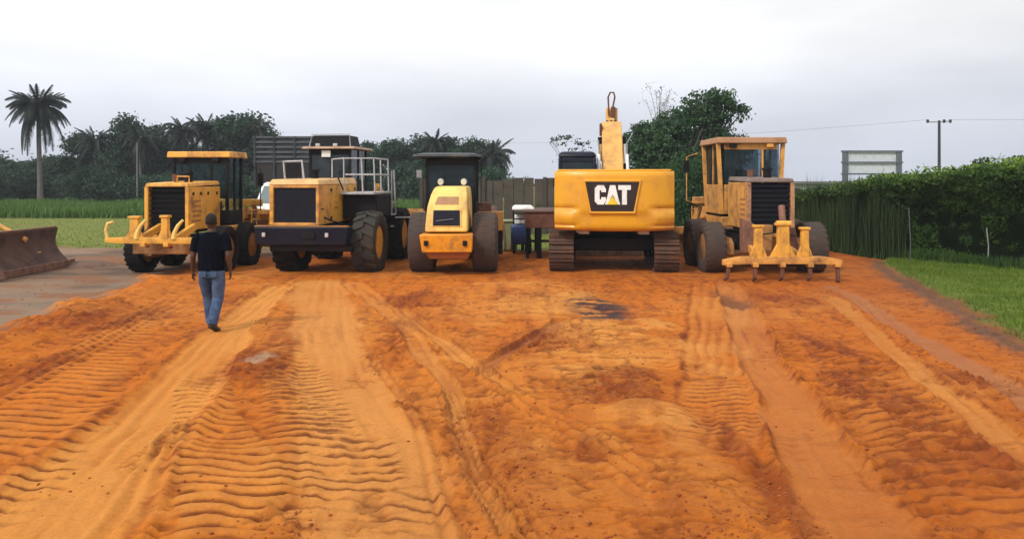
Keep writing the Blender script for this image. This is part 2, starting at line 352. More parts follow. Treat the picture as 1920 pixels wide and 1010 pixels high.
# packed grey-brown road on the left
rd = 1 - sst(-.25, .35, ll); rd = np.maximum(rd * sst(6, 9, Y), 0)
rd = np.maximum(rd, sst(22.8, 24.2, Y + (nB - .5) * 1.2) * (1 - sst(-7.5, -5.5, X)))
st = fbm(X * .5, Y * 1.9, 60, 4)
C = mixc(C, greyr, rd); C = mixc(C, (.10, .072, .055), rd * sst(.50, .60, st) * .9); C = mixc(C, (.27, .19, .13), rd * sst(.55, .75, nA + .1) * .6); C = mixc(C, (.24, .085, .03), rd * sst(.50, .62, fbm(X * .9, Y * 1.4, 61, 4)) * .6)
H = H * (1 - rd * .7) - rd * .03
# grass
edge = (X - np.interp(Y, [4, 11.1, 13.5, 16.5, 20.7, 24, 30], [5.0, 7.15, 7.75, 8.55, 9.7, 11.2, 11.4])) + (nB - .5) * .7 + (nC - .5) * .35
gr = sst(-.05, .2, edge)
gl = np.where(X < -4.5, sst(26.6, 27.8, Y + (nB - .5) * 1.8 - .25 * np.clip(-9 - X, 0, 30) * .0), sst(24.8, 26.2, Y + (nB - .5)))
back = sst(-14.0, -15.5, X + (nB - .5)) * (1 - sst(8, 10, Y))
gm = np.maximum(np.maximum(gr, gl), back)
gcol = np.array([.10, .14, .022]) + (np.stack([nB, nB, nB], 1) - .5) * np.array([.09, .06, .02])
C = C * (1 - gm[:, None]) + gcol * gm[:, None]
verge = np.exp(-((edge + .15) / .28) ** 2) * sst(9, 11, Y) * (1 - sst(21, 24, Y)); C = mixc(C, (.085, .062, .045), verge * .8)
H += gr * .07 * sst(9, 12, Y); H += verge * (nC - .45) * .12
C = mixc(C, (.17, .19, .035), gl * .65); C = mixc(C, (.20, .13, .05), sst(.55, .7, nA) * gl * .4)

nyr, nxr = shp; ii = np.arange(nyr * nxr).reshape(shp)
F = np.stack([ii[:-1, :-1].ravel(), ii[:-1, 1:].ravel(), ii[1:, 1:].ravel(), ii[1:, :-1].ravel()], 1)
gm_ = bpy.data.materials.new('soil_and_grass'); gm_.use_nodes = True; n = gm_.node_tree; p = n.nodes['Principled BSDF']
at = n.nodes.new('ShaderNodeAttribute'); at.attribute_name = 'soil'
geo = n.nodes.new('ShaderNodeNewGeometry')
n1 = n.nodes.new('ShaderNodeTexNoise'); n1.inputs['Scale'].default_value = 34; n1.inputs['Detail'].default_value = 9; n1.inputs['Roughness'].default_value = .78
n.links.new(geo.outputs['Position'], n1.inputs['Vector'])
mr = n.nodes.new('ShaderNodeMapRange'); mr.inputs['From Min'].default_value = .3; mr.inputs['From Max'].default_value = .7; mr.inputs['To Min'].default_value = .80; mr.inputs['To Max'].default_value = 1.18
n.links.new(n1.outputs['Fac'], mr.inputs['Value'])
vs = n.nodes.new('ShaderNodeVectorMath'); vs.operation = 'SCALE'; n.links.new(at.outputs['Color'], vs.inputs[0]); n.links.new(mr.outputs[0], vs.inputs['Scale'])
n.links.new(vs.outputs[0], p.inputs['Base Color']); p.inputs['Roughness'].default_value = .92; p.inputs['Specular IOR Level'].default_value = .2
bp = n.nodes.new('ShaderNodeBump'); bp.inputs['Strength'].default_value = .6; bp.inputs['Distance'].default_value = .025
n.links.new(n1.outputs['Fac'], bp.inputs['Height']); n.links.new(bp.outputs[0], p.inputs['Normal'])
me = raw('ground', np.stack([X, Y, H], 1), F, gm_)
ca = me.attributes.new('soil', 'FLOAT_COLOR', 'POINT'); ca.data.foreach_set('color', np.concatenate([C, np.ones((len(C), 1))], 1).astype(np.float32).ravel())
me.polygons.foreach_set('use_smooth', np.ones(len(F), bool))
tag(link('ground', me), 'rutted orange laterite ground with tyre tracks and grass beyond', None, None, 'structure')
Hg = H.reshape(shp)
def ground_z(x, y):
    i = np.clip(np.searchsorted(gx, x) - 1, 0, len(gx) - 2); j = np.clip(np.searchsorted(gy, y) - 1, 0, len(gy) - 2)
    fx = (x - gx[i]) / (gx[i + 1] - gx[i]); fy = (y - gy[j]) / (gy[j + 1] - gy[j])
    return (Hg[j, i] * (1 - fx) + Hg[j, i + 1] * fx) * (1 - fy) + (Hg[j + 1, i] * (1 - fx) + Hg[j + 1, i + 1] * fx) * fy
def gz(x, y): return float(ground_z(np.array([x]), np.array([y]))[0])
maskg = {'gm': gm.reshape(shp), 'rough': rough.reshape(shp)}
def sample(a, x, y):
    i = np.clip(np.searchsorted(gx, x) - 1, 0, len(gx) - 2); j = np.clip(np.searchsorted(gy, y) - 1, 0, len(gy) - 2); return a[j, i]

# loose clods of earth (angular lumps)
def clods(N):
    a = RNG.uniform(0, 1, N); yy = 4.8 + 17 * a ** 1.5; xx = RNG.uniform(-1, 1, N) * (yy * .68 + .5)
    r_ = sample(maskg['rough'], xx, yy); g_ = sample(maskg['gm'], xx, yy); keep = (RNG.uniform(0, 1, N) < np.clip((r_ - .55) * .75, .03, 1)) & (g_ < .2)
    # cluster
    k = vnoise(xx * 1.2, yy * 1.2, 77); keep &= RNG.uniform(.2, .85, N) < k
    xx, yy = xx[keep], yy[keep]; n_ = len(xx)
    base = np.array([(1, 0, 0), (-1, 0, 0), (0, 1, 0), (0, -1, 0), (0, 0, 1), (0, 0, -1)], float)
    tri = np.array([(0, 2, 4), (2, 1, 4), (1, 3, 4), (3, 0, 4), (2, 0, 5), (1, 2, 5), (3, 1, 5), (0, 3, 5)])
    sz = (.005 + .015 * RNG.uniform(0, 1, n_) ** 4)
    th = RNG.uniform(0, PI, n_); c_, s2 = np.cos(th), np.sin(th)
    V = base[None] * RNG.uniform(.6, 1.3, (n_, 6, 1)) * sz[:, None, None] * np.array([1.2, 1, .7])
    V = np.stack([V[..., 0] * c_[:, None] - V[..., 1] * s2[:, None], V[..., 0] * s2[:, None] + V[..., 1] * c_[:, None], V[..., 2]], -1)
    V += np.stack([xx, yy, ground_z(xx, yy) + sz * .25], 1)[:, None]
    F_ = (tri[None] + 6 * np.arange(n_)[:, None, None]).reshape(-1, 3)
    m = mat('clod_earth', (.34, .085, .012), .95, (.17, .04, .010), .5, 4., fine=.25)
    tag(link('clods', raw('clods', V.reshape(-1, 3), F_, m, k=3)), 'loose clods of red earth scattered over the ruts', 'clods', None, 'stuff')
clods(70000)

# ---------------------------------------------------------------- foliage
def leafmat(name, a, b, rough=.6, trans=.25):
    m = bpy.data.materials.new(name); m.use_nodes = True; n = m.node_tree; p = n.nodes['Principled BSDF']; MATS[name] = m
    g = n.nodes.new('ShaderNodeNewGeometry'); r = n.nodes.new('ShaderNodeValToRGB')
    r.color_ramp.elements[0].color = (*a, 1); r.color_ramp.elements[1].color = (*b, 1)
    e = r.color_ramp.elements.new(.75); e.color = (*(np.array(a) * .55 + np.array(b) * .45), 1)
    nz = n.nodes.new('ShaderNodeTexNoise'); nz.inputs['Scale'].default_value = .8; nz.inputs['Detail'].default_value = 3; n.links.new(g.outputs['Position'], nz.inputs['Vector'])
    ad = n.nodes.new('ShaderNodeMath'); ad.operation = 'MULTIPLY_ADD'; ad.inputs[1].default_value = .55
    sb = n.nodes.new('ShaderNodeMath'); sb.operation = 'MULTIPLY_ADD'; sb.inputs[1].default_value = 1.4; sb.inputs[2].default_value = -.45
    n.links.new(nz.outputs['Fac'], sb.inputs[0]); n.links.new(g.outputs['Random Per Island'], ad.inputs[0]); n.links.new(sb.outputs[0], ad.inputs[2])
    n.links.new(ad.outputs[0], r.inputs[0]); n.links.new(r.outputs[0], p.inputs['Base Color']); p.inputs['Roughness'].default_value = rough
    p.inputs['Specular IOR Level'].default_value = .25
    tr = n.nodes.new('ShaderNodeBsdfTranslucent'); n.links.new(r.outputs[0], tr.inputs[0]); mxx = n.nodes.new('ShaderNodeMixShader'); mxx.inputs[0].default_value = trans
    o = n.nodes['Material Output']; n.links.new(p.outputs[0], mxx.inputs[1]); n.links.new(tr.outputs[0], mxx.inputs[2]); n.links.new(mxx.outputs[0], o.inputs[0])
    return m
LM_FAR = leafmat('far_leaf', (.012, .036, .022), (.052, .120, .055))
LM_MID = leafmat('mid_leaf', (.016, .052, .022), (.085, .17, .055))
LM_HEDGE = leafmat('hedge_leaf', (.012, .040, .009), (.09, .17, .022))
LM_REED = leafmat('reed_leaf', (.014, .034, .012), (.07, .105, .03))
LM_GRASS = leafmat('grass_blade', (.07, .125, .008), (.19, .27, .028))
LM_PALM = leafmat('palm_leaf', (.009, .016, .014), (.04, .058, .042))
BARK = mat('bark', (.10, .085, .07), .9, (.05, .045, .04), .5, 8, bump=.4, bscale=20)
def leaves(P, size, asp=.55, flat=.0, rng=RNG):       # diamond leaves with random orientation at points P
    n_ = len(P); a = rng.normal(size=(n_, 3)); a[:, 2] *= (1 - flat); a /= np.linalg.norm(a, axis=1)[:, None] + 1e-9
    b = rng.normal(size=(n_, 3)); b = np.cross(a, b); b /= np.linalg.norm(b, axis=1)[:, None] + 1e-9
    s_ = (size * rng.uniform(.6, 1.35, n_))[:, None]
    bend = np.cross(a, b) * s_ * .25
    V = np.stack([P - a * s_, P + b * s_ * asp + bend, P + a * s_, P - b * s_ * asp + bend], 1)
    F_ = np.arange(n_ * 4).reshape(-1, 4); return V.reshape(-1, 3), F_
def crown_points(lobes, clumps, per, cr, rng):
    wts = np.array([l[3] * l[4] * l[5] for l in lobes]); wts = wts / wts.sum(); out = []
    for _ in range(clumps):
        l = lobes[rng.choice(len(lobes), p=wts)]
        d = rng.normal(size=3); d /= np.linalg.norm(d); r = rng.uniform(.15, 1) ** .45 * rng.uniform(.8, 1.08)
        c = np.array(l[:3]) + d * r * np.array(l[3:6])
        q = rng.normal(size=(per, 3)) * cr * np.array([1, 1, .62]) * rng.uniform(.6, 1.3); out.append(c + q)
    return np.concatenate(out)
def tree_mesh(h, lobes, clumps, per, cr, leaf, lm, seed, trunk_r=.16, th=.45, asp=.55):
    rng = np.random.default_rng(seed); P = crown_points(lobes, clumps, per, cr, rng); P = P[P[:, 2] > .15]
    V, F_ = leaves(P, leaf, asp, rng=rng); cm = raw('crown', V, F_, lm)
    mb = MB(); top = (rng.normal() * .2, rng.normal() * .2, h * th)
    mb.tube([(0, 0, -.2), (top[0] * .3, top[1] * .3, h * th * .5), top], [trunk_r * 1.25, trunk_r, trunk_r * .75], 8)
    for l in lobes:
        for q in range(2):
            e_ = np.array(l[:3]) + rng.normal(size=3) * np.array(l[3:6]) * .45
            mid = (np.array(top) * .45 + e_ * .55) + np.array([0, 0, -.25])
            mb.tube([top, tuple(mid), tuple(e_)], [trunk_r * .55, trunk_r * .3, trunk_r * .1], 6)
    return cm, mb.mesh('trunk', BARK, 60)

# ---------------------------------------------------------------- materials of the machines
MUD = (.20, .085, .035)
Y_OLD = mat('faded_yellow', (.76, .37, .045), .5, MUD, .42, 2.2, fine=.10, streak=.6)
Y_TAN = mat('tan_yellow', (.68, .32, .065), .55, MUD, .5, 2.6, fine=.12, streak=.75)
Y_CAT = mat('excavator_yellow', (.74, .35, .012), .4, (.52, .22, .03), .4, 1.5, fine=.06, coat=.1, streak=.35)
Y_BOOM = mat('boom_yellow', (.72, .38, .09), .5, (.42, .22, .08), .45, 2.5, fine=.1, streak=.5)
Y_CREAM = mat('cream_yellow', (.86, .60, .16), .45, (.50, .28, .10), .4, 2., fine=.06, streak=.5)
ORANGE = mat('orange_paint', (.76, .29, .008), .45, MUD, .4, 2.4, fine=.08, streak=.5)
OCHRE = mat('ochre_paint', (.36, .17, .05), .6, (.16, .07, .03), .5, 3, fine=.15)
RUST = mat('rusty_steel', (.17, .065, .035), .8, (.07, .03, .022), .5, 4, fine=.25, bump=.3)
RUSTY2 = mat('worn_rust', (.22, .10, .06), .7, (.09, .045, .035), .5, 5, fine=.2, bump=.3)
BLADE = mat('blade_rust', (.095, .04, .026), .8, (.045, .022, .016), .55, 2.2, fine=.2, bump=.2)
BLACK = mat('black_paint', (.006, .006, .008), .6, (.022, .012, .009), .3, 3, spec=.2)
NAVY = mat('dark_navy_paint', (.003, .006, .019), .45, (.024, .015, .014), .35, 2.5, spec=.3)
DARK = mat('dark_grille', (.006, .006, .008), .7, (.016, .011, .009), .4, 5, spec=.15)
GRILLE_B = mat('blue_black_grille', (.010, .014, .032), .5, (.006, .006, .010), .4, 3, spec=.3)
RUBBER = mat('dusty_rubber', (.022, .021, .018), .85, (.055, .036, .022), .45, 3.5, fine=.2, bump=.3)
RUBBER_D = mat('dark_rubber', (.008, .008, .008), .85, (.03, .018, .012), .3, 3.5, fine=.2, spec=.2)
RUBBER_B = mat('brown_dusty_rubber', (.048, .034, .029), .85, (.08, .046, .03), .5, 2.5, fine=.12)
STEEL = mat('grey_steel', (.22, .23, .25), .5, (.12, .10, .09), .4, 4)
WHITE = mat('white_paint', (.74, .74, .72), .45, (.45, .38, .3), .25, 3, fine=.05)
RAIL = mat('grey_white_rail', (.42, .43, .45), .5, (.25, .2, .16), .4, 6)
CHROME = mat('polished_rod', (.7, .7, .7), .2, metal=1.)
TRACK = mat('track_steel', (.07, .036, .024), .8, (.17, .07, .028), .5, 5, fine=.25, bump=.3)
LAMP = mat('lamp_glass', (.75, .72, .62), .15, fine=.02)
SLATE = mat('slate_body', (.028, .033, .042), .7, (.018, .020, .025), .45, 2, fine=.12)
BROWN_D = mat('dark_brown_body', (.022, .017, .020), .8, (.04, .025, .02), .4, 3)
BLUE = mat('blue_plastic', (.02, .05, .16), .45, (.02, .03, .06), .35, 4)
GREEN_P = mat('pale_green_paint', (.20, .24, .12), .6, (.22, .14, .07), .4, 3)
CONC = mat('weathered_concrete', (.155, .135, .11), .92, (.075, .068, .058), .5, 1.6, fine=.18, bump=.3)
STONE = mat('tan_stone', (.45, .36, .25), .9, (.3, .2, .12), .4, 6, bump=.4)
SEAT = mat('seat_vinyl', (.02, .02, .022), .6)
GLASS = glassmat('cab_glass', (.85, .92, .95), .12)
GLASS_D = glassmat('tinted_glass', (.25, .30, .36), .70)
GLASS_R = glassmat('dusty_glass', (.65, .75, .8), .30)
GLASS_T = glassmat('teal_glass', (.50, .62, .66), .5)

def tyre_mesh(r, w_, m, name='tyre', lugs=22, lugh=.04, n=40, key={}):
    k = (r, w_, m.name, lugs, lugh)
    if k in key: return key[k]
    mb = MB(); h = w_ / 2; ri = r * .56
    prof = [(ri, -h * .72), (ri + .04, -h * .9), (r * .80, -h * 1.0), (r * .92, -h * .97), (r * .975, -h * .85), (r, -h * .55), (r * 1.008, 0), (r, h * .55), (r * .975, h * .85), (r * .92, h * .97), (r * .80, h * 1.0), (ri + .04, h * .9), (ri, h * .72)]
    mb.lathe(prof, (0, 0, 0), 'x', n, closed=True)
    for i in range(lugs):
        for sgn in (-1, 1):
            a = 2 * PI * (i + (.5 if sgn > 0 else 0)) / lugs; da = 2 * PI / lugs
            def P(x, aa, rr): return (x, rr * math.cos(aa), rr * math.sin(aa))
            x0, x1 = -sgn * .02 * w_, sgn * h * .93
            sl = da * .42; t = da * .27; rb = r * .955
            mb.hull([P(x0, a - t, rb), P(x1, a - t + sl, rb * .97), P(x1, a + t + sl, rb * .97), P(x0, a + t, rb)],
                    [P(x0, a - t * .8, r + lugh), P(x1, a - t * .8 + sl, r + lugh * .35), P(x1, a + t * .8 + sl, r + lugh * .35), P(x0, a + t * .8, r + lugh)])
    key[k] = mb.mesh(name, m, 35); return key[k]
def rim_mesh(r, w_, m, key={}):
    k = (r, w_, m.name)
    if k in key: return key[k]
    ri = r * .575; h = w_ / 2; mb = MB()
    prof = [(ri, -h * .74), (ri + .012, -h * .70), (ri - .05, -h * .6), (ri - .07, -h * .2), (ri * .55, -h * .05), (ri * .5, -h * .28), (.001, -h * .3), (.001, h * .3), (ri * .5, h * .28), (ri * .55, h * .05), (ri - .07, h * .2), (ri - .05, h * .6), (ri + .012, h * .70), (ri, h * .74)]
    mb.lathe(prof, (0, 0, 0), 'x', 28)
    for i in range(10):
        a = 2 * PI * i / 10; q = ri * .42
        for s_ in (-1, 1): mb.cyl((s_ * h * .28, q * math.cos(a), q * math.sin(a)), (s_ * h * .36, q * math.cos(a), q * math.sin(a)), .022, n=6)
    key[k] = mb.mesh('rim', m, 40); return key[k]
def wheel(par, x, y, r, w_, tm, rm, lugs=22, lugh=.04, lean=0., z=None):
    t = link('tyre', tyre_mesh(r, w_, tm, lugs=lugs, lugh=lugh), par, loc=(x, y, (r + lugh * .3 - .03) if z is None else z), rot=(random.uniform(0, 1), 0, 0))
    if lean: t.rotation_euler = (0, lean, 0)
    link('rim', rim_mesh(r, w_, rm), t); return t
def bars(par, name, x0, x1, y, z0, z1, n, m, d=.03, th=.5):       # horizontal slats, each a part
    dz = (z1 - z0) / n
    me = MB().box(x0, x1, 0, d, -dz * th / 2, dz * th / 2).mesh(name, m)
    for i in range(n): link(name, me, par, loc=(0, y, z0 + dz * (i + .5)), rot=(0, 0, 0))
def seat(par, x, y, z):
    MB().hull([(x - .25, y - .1, z - .1), (x + .25, y - .1, z - .1), (x + .25, y + .4, z - .1), (x - .25, y + .4, z - .1)], [(x - .25, y - .1, z + .05), (x + .25, y - .1, z + .05), (x + .25, y + .4, z + .1), (x - .25, y + .4, z + .1)]).build('seat', SEAT, par, .03)
    MB().hull([(x - .25, y - .1, z + .05), (x + .25, y - .1, z + .05), (x + .25, y + .05, z + .05), (x - .25, y + .05, z + .05)], [(x - .2, y - .2, z + .7), (x + .2, y - .2, z + .7), (x + .2, y - .08, z + .7), (x - .2, y - .08, z + .7)]).build('seat_back', SEAT, par, .04)

def cab(par, x, y0, y1, hw, z0, zs, z1, m, roofm, glass, post=.07, over=.14, slope=.0, inner=BLACK, roofth=.16, mid=False):
    """cab between y0 and y1: lower panels z0..zs, windows zs..z1, slab roof"""
    for sx in (-1, 1):
        for yy, nm in ((y0, 'corner_post'), (y1 - post, 'corner_post')):
            xx = x + sx * hw
            a = xx - (post if sx > 0 else 0)
            tx = sx * slope
            MB().hull([(a, yy, z0), (a + post, yy, z0), (a + post, yy + post, z0), (a, yy + post, z0)], [(a + tx, yy, z1), (a + post + tx, yy, z1), (a + post + tx, yy + post, z1), (a + tx, yy + post, z1)]).build(nm, m, par, .008)
        MB().box(x + sx * hw - .025 - sx * .005, x + sx * hw + .025 - sx * .035, y0 + post + .003, y1 - post - .003, z0 + .003, zs).build('side_panel', m, par, .006)
        g = MB().box(x + sx * (hw - .035) - .006, x + sx * (hw - .035) + .006, y0 + post + .003, y1 - post - .003, zs + .003, z1 - .003); g.build('side_window', glass, par)
        ym = (y0 + y1) / 2
        MB().box(x + sx * (hw - .03) - .024, x + sx * (hw - .03) + .024, ym - .03, ym + .03, zs + .002, z1 - .002).build('door_post', m, par)
    MB().box(x - hw + post + .003, x + hw - post - .003, y0 + .01, y0 + .06, z0 + .003, zs).build('rear_panel', m, par, .006)
    MB().box(x - hw + post + .003, x + hw - post - .003, y0 + .03, y0 + .042, zs + .003, z1 - .16).build('rear_window', glass, par)
    MB().box(x - hw + post + .003, x + hw - post - .003, y0 + .012, y0 + .066, z1 - .157, z1 - .002).build('window_header', m, par, .005)
    MB().box(x - hw + post + .003, x + hw - post - .003, y1 - .06, y1 - .01, z0 + .003, zs - .1).build('front_panel', m, par)
    MB().box(x - hw + post + .003, x + hw - post - .003, y1 - .042, y1 - .03, zs - .095, z1 - .003).build('windscreen', glass, par)
    if mid: MB().box(x + hw * .35, x + hw * .35 + .05, y0 + .012, y0 + .068, zs + .004, z1 - .16).build('window_bar', m, par)
    MB().hull([(x - hw - over, y0 - over, z1 + .002), (x + hw + over, y0 - over, z1 + .002), (x + hw + over, y1 + over, z1 + .002), (x - hw - over, y1 + over, z1 + .002)],
              [(x - hw - over * .8, y0 - over * .8, z1 + roofth), (x + hw + over * .8, y0 - over * .8, z1 + roofth), (x + hw + over * .8, y1 + over * .8, z1 + roofth), (x - hw - over * .8, y1 + over * .8, z1 + roofth)]).build('cab_roof', roofm, par, .02)
    MB().box(x - hw + .02, x + hw - .02, y0 + .07, y1 - .07, z0 - .06, z0).build('cab_floor', inner, par)
    seat(par, x, (y0 + y1) / 2 - .05, z0 + .45)
    MB().hull([(x - .3, y1 - .45, z0 + .002), (x + .3, y1 - .45, z0 + .002), (x + .3, y1 - .1, z0 + .002), (x - .3, y1 - .1, z0 + .002)], [(x - .22, y1 - .38, zs + .1), (x + .22, y1 - .38, zs + .1), (x + .22, y1 - .15, zs), (x - .22, y1 - .15, zs)]).build('dashboard', inner, par, .02)
    MB().lathe([(.19, -.015), (.205, 0), (.19, .015), (.175, 0)], (0, 0, 0), 'z', 20, closed=True).build('steering_wheel', SEAT, par, loc=(x, y1 - .5, zs + .22), rot=(math.radians(-30), 0, 0), smooth=60)

# ---------------------------------------------------------------- motor graders
def grader(label, X0, Y0, P):
    t = thing('motor_grader', label, 'motor grader', (X0, Y0, 0), P.get('rz', 0), 'motor graders seen from behind')
    m, hw, ht, hb, hl = P['m'], P['hw'], P['ht'], P['hb'], P['hl']
    hx = P.get('hx', 0)
    # hood shell
    MB().hull([(hx - hw, 0, ht - .09), (hx + hw, 0, ht - .09), (hx + hw, hl, ht - .05), (hx - hw, hl, ht - .05)], [(hx - hw * .93, .02, ht), (hx + hw * .93, .02, ht), (hx + hw * .93, hl, ht + .05), (hx - hw * .93, hl, ht + .05)]).build('hood_top', P['mt'], t, .02)
    for s_ in (-1, 1):
        xx = hx + s_ * (hw - .03)
        MB().box(xx - .03, xx + .03, .10, hl * .42, hb + .1, ht - .095).build('side_door', m, t, .01)
        for k in range(5):
            MB().box(xx + s_ * .032 - .006, xx + s_ * .032 + .006, .2, hl * .36, hb + .3 + k * .12, hb + .34 + k * .12).build('louvre', P['md'], t)
        MB().box(xx - .03, xx + .03, hl * .42 + .012, hl, hb + .1, ht - .095).build('side_door', m, t, .01)
        MB().box(hx + s_ * hw - (.09 if s_ > 0 else 0), hx + s_ * hw + (0 if s_ > 0 else .09), 0, .095, hb, ht - .093).build('grille_post', P['mp'], t, .012)
    MB().box(hx - hw + .003, hx + hw - .003, .005, .12, hb - .1, hb - .003).build('sill', m, t, .012)
    MB().box(hx - hw + .11, hx + hw - .11, .16, .22, hb, ht - .1).build('radiator', DARK, t)
    bars(t, 'grille_slat', hx - hw + .095, hx + hw - .095, .05, hb + .03, ht - .12, P.get('ns', 9), P['gm'], .025, .28)
    MB().box(hx - hw + .1, hx + hw - .1, .3, hl - .1, hb + .02, ht - .2).build('engine', BLACK, t)
    if P.get('handrail'):
        MB().tube([(hx + .12, .3, ht), (hx + .12, .3, ht + .16), (hx + .42, .3, ht + .16), (hx + .42, .3, ht)], .018).build('grab_rail', m, t)
    # exhaust and filter
    MB().cyl((hx - .22, .9, ht), (hx - .22, .9, ht + P.get('ex', .3)), .045).cyl((hx - .22, .9, ht + .04), (hx - .22, .9, ht + .22), .085).build('exhaust', RUST, t, smooth=40)
    MB().cyl((hx + .16, .8, ht), (hx + .16, .8, ht + .2), .1).cyl((hx + .16, .8, ht + .2), (hx + .16, .8, ht + .26), .13).build('air_filter', BLACK, t, smooth=40)
    # chassis
    MB().box(-.42, .42, .13, hl + 2.0, hb - .42, hb - .11).build('chassis', BLACK, t, .01)
    MB().box(hx - hw + .05, hx + hw - .05, .02, .3, hb - .42, hb - .11).build('tail_plate', P['md'], t, .012)
    tw, r, ty = P['tw'], P['r'], P['ty']
    for s_ in (-1, 1):
        xi = s_ * (tw - ty - .12)
        MB().prism([(.25, r - .17), (.45, r - .22), (2.35, r - .22), (2.55, r - .1), (2.5, r + .16), (2.2, r + .22), (.5, r + .22), (.3, r + .1)], 'x', xi - .1, xi + .1).build('tandem_case', P['md'], t, .02)
        for yy in (P.get('wy', .65), P.get('wy', .65) + 1.5): wheel(t, s_ * (tw - ty / 2), yy, r, ty, P['tyre'], P['rim'], 24, P.get('lug', .022))
    MB().cyl((-tw + ty + .2, 1.35, r), (tw - ty - .2, 1.35, r), .15).build('axle', BLACK, t, smooth=40)
    # cab
    cy0, cy1, cw, cz, cs, cz1 = P['cab']
    cab(t, P.get('cx', 0), cy0, cy1, cw, cz, cs, cz1, P['mc'], P['mr'], P['glass'], P.get('post', .08), P.get('over', .14), P.get('slope', 0), mid=True)
    MB().box(P.get('cx', 0) - cw + .02, P.get('cx', 0) + cw - .02, cy0 + .02, cy1 - .05, hb + .05, cz - .07).build('cab_base', m, t, .02)
    for s_ in (-1, 1):
        MB().box(P.get('cx', 0) + s_ * cw * .6 - .09, P.get('cx', 0) + s_ * cw * .6 + .09, cy0 - .1, cy0 - .002, cz1 - .11, cz1 - .01).build('work_lamp', P['mc'] if s_ > 0 else BLACK, t, .015)
        xs_ = s_ * (cw + .12)
        MB().box(min(xs_, xs_ - s_ * .1), max(xs_, xs_ - s_ * .1), cy0 - .4, cy1, r + .28, r + .5).build('fuel_tank', m, t, .02)
        lad = MB()
        for yy in (cy1 + .02, cy1 + .38): lad.tube([(xs_, yy, .62), (xs_, yy, 1.5)], .018, 6)
        for k in range(4): lad.tube([(xs_, cy1 + .02, .66 + k * .25), (xs_, cy1 + .38, .66 + k * .25)], .016, 6)
        lad.build('ladder', m, t)
        MB().tube([(s_ * (cw + .03), cy1 + .05, cz + .25), (s_ * (cw + .33), cy1 + .12, cz + .3), (s_ * (cw + .33), cy1 + .12, cz1 - .3), (s_ * (cw + .03), cy1 + .05, cz1 - .2)], .016, 6).build('mirror_arm', P['mc'], t)
        MB().box(s_ * (cw + .33) - .08, s_ * (cw + .33) + .08, cy1 + .1, cy1 + .14, cz1 - .75, cz1 - .4).build('mirror', BLACK, t, .01)
    # front: gooseneck frame, circle, blade, lift cylinders, axle
    f0 = cy1 + .1; f1 = f0 + 3.6; zb = hb
    MB().prism([(f0 - .5, zb - .35), (f0 + .3, zb + .1), (f0 + .8, zb + .55), (f1 - .3, zb + .35), (f1, zb + .0), (f1, zb - .35), (f1 - .5, zb + .0), (f0 + .9, zb + .22), (f0 + .5, zb - .1), (f0, zb - .5)], 'x', -P.get('fw', .16), P.get('fw', .16)).build('main_frame', m, t, .02)
    MB().lathe([(.78, -.05), (.78, .05), (.62, .05), (.62, -.05)], (0, f0 + 1.25, .72 + P.get('zr', 0) * .5), 'z', 32, closed=True).build('circle', RUSTY2, t, smooth=30)
    MB().prism([(-.7, f0 + 1.2), (.7, f0 + 1.2), (.12, f1), (-.12, f1)], 'z', .78, .92).build('drawbar', m, t, .01)
    prof = [(.16 * math.cos(a) ** 2 * 1.4, .3 + .31 * math.sin(a)) for a in np.linspace(-1.4, 1.4, 9)]
    prof = [(q - .0, z) for q, z in prof] + [(q + .03, z) for q, z in prof[::-1]]
    bl = MB().prism(prof, 'x', -1.75, 1.75).build('blade', P.get('bm', m), t, smooth=30); bl.location = (P.get('xs', 0), f0 + 1.3, .04 + P.get('zr', 0)); bl.rotation_euler = (0, 0, .25)
    for s_ in (-1, 1):
        MB().cyl((s_ * .45, f0 + 1.0, zb + .75), (s_ * .62, f0 + 1.35, .8), .055).build('lift_cylinder', m, t, smooth=40)
        MB().cyl((s_ * .45, f0 + 1.0, zb + .55), (s_ * .62, f0 + 1.35, .6), .03).build('piston_rod', CHROME, t, smooth=40)
        wheel(t, s_ * (tw - ty / 2 - P.get('fi', 0)), f1 - .1, r * .98, ty * .95, P['tyre'], P['rim'], 20, .02, lean=P.get('lean', 0))
    MB().box(-.72, .72, f0 + .9, f0 + 1.15, zb + .56, zb + .76).build('lift_arm', m, t, .015)
    MB().box(-tw + ty, tw - ty, f1 - .2, f1, r - .12, r + .1).build('front_axle', m, t, .02)
    return t

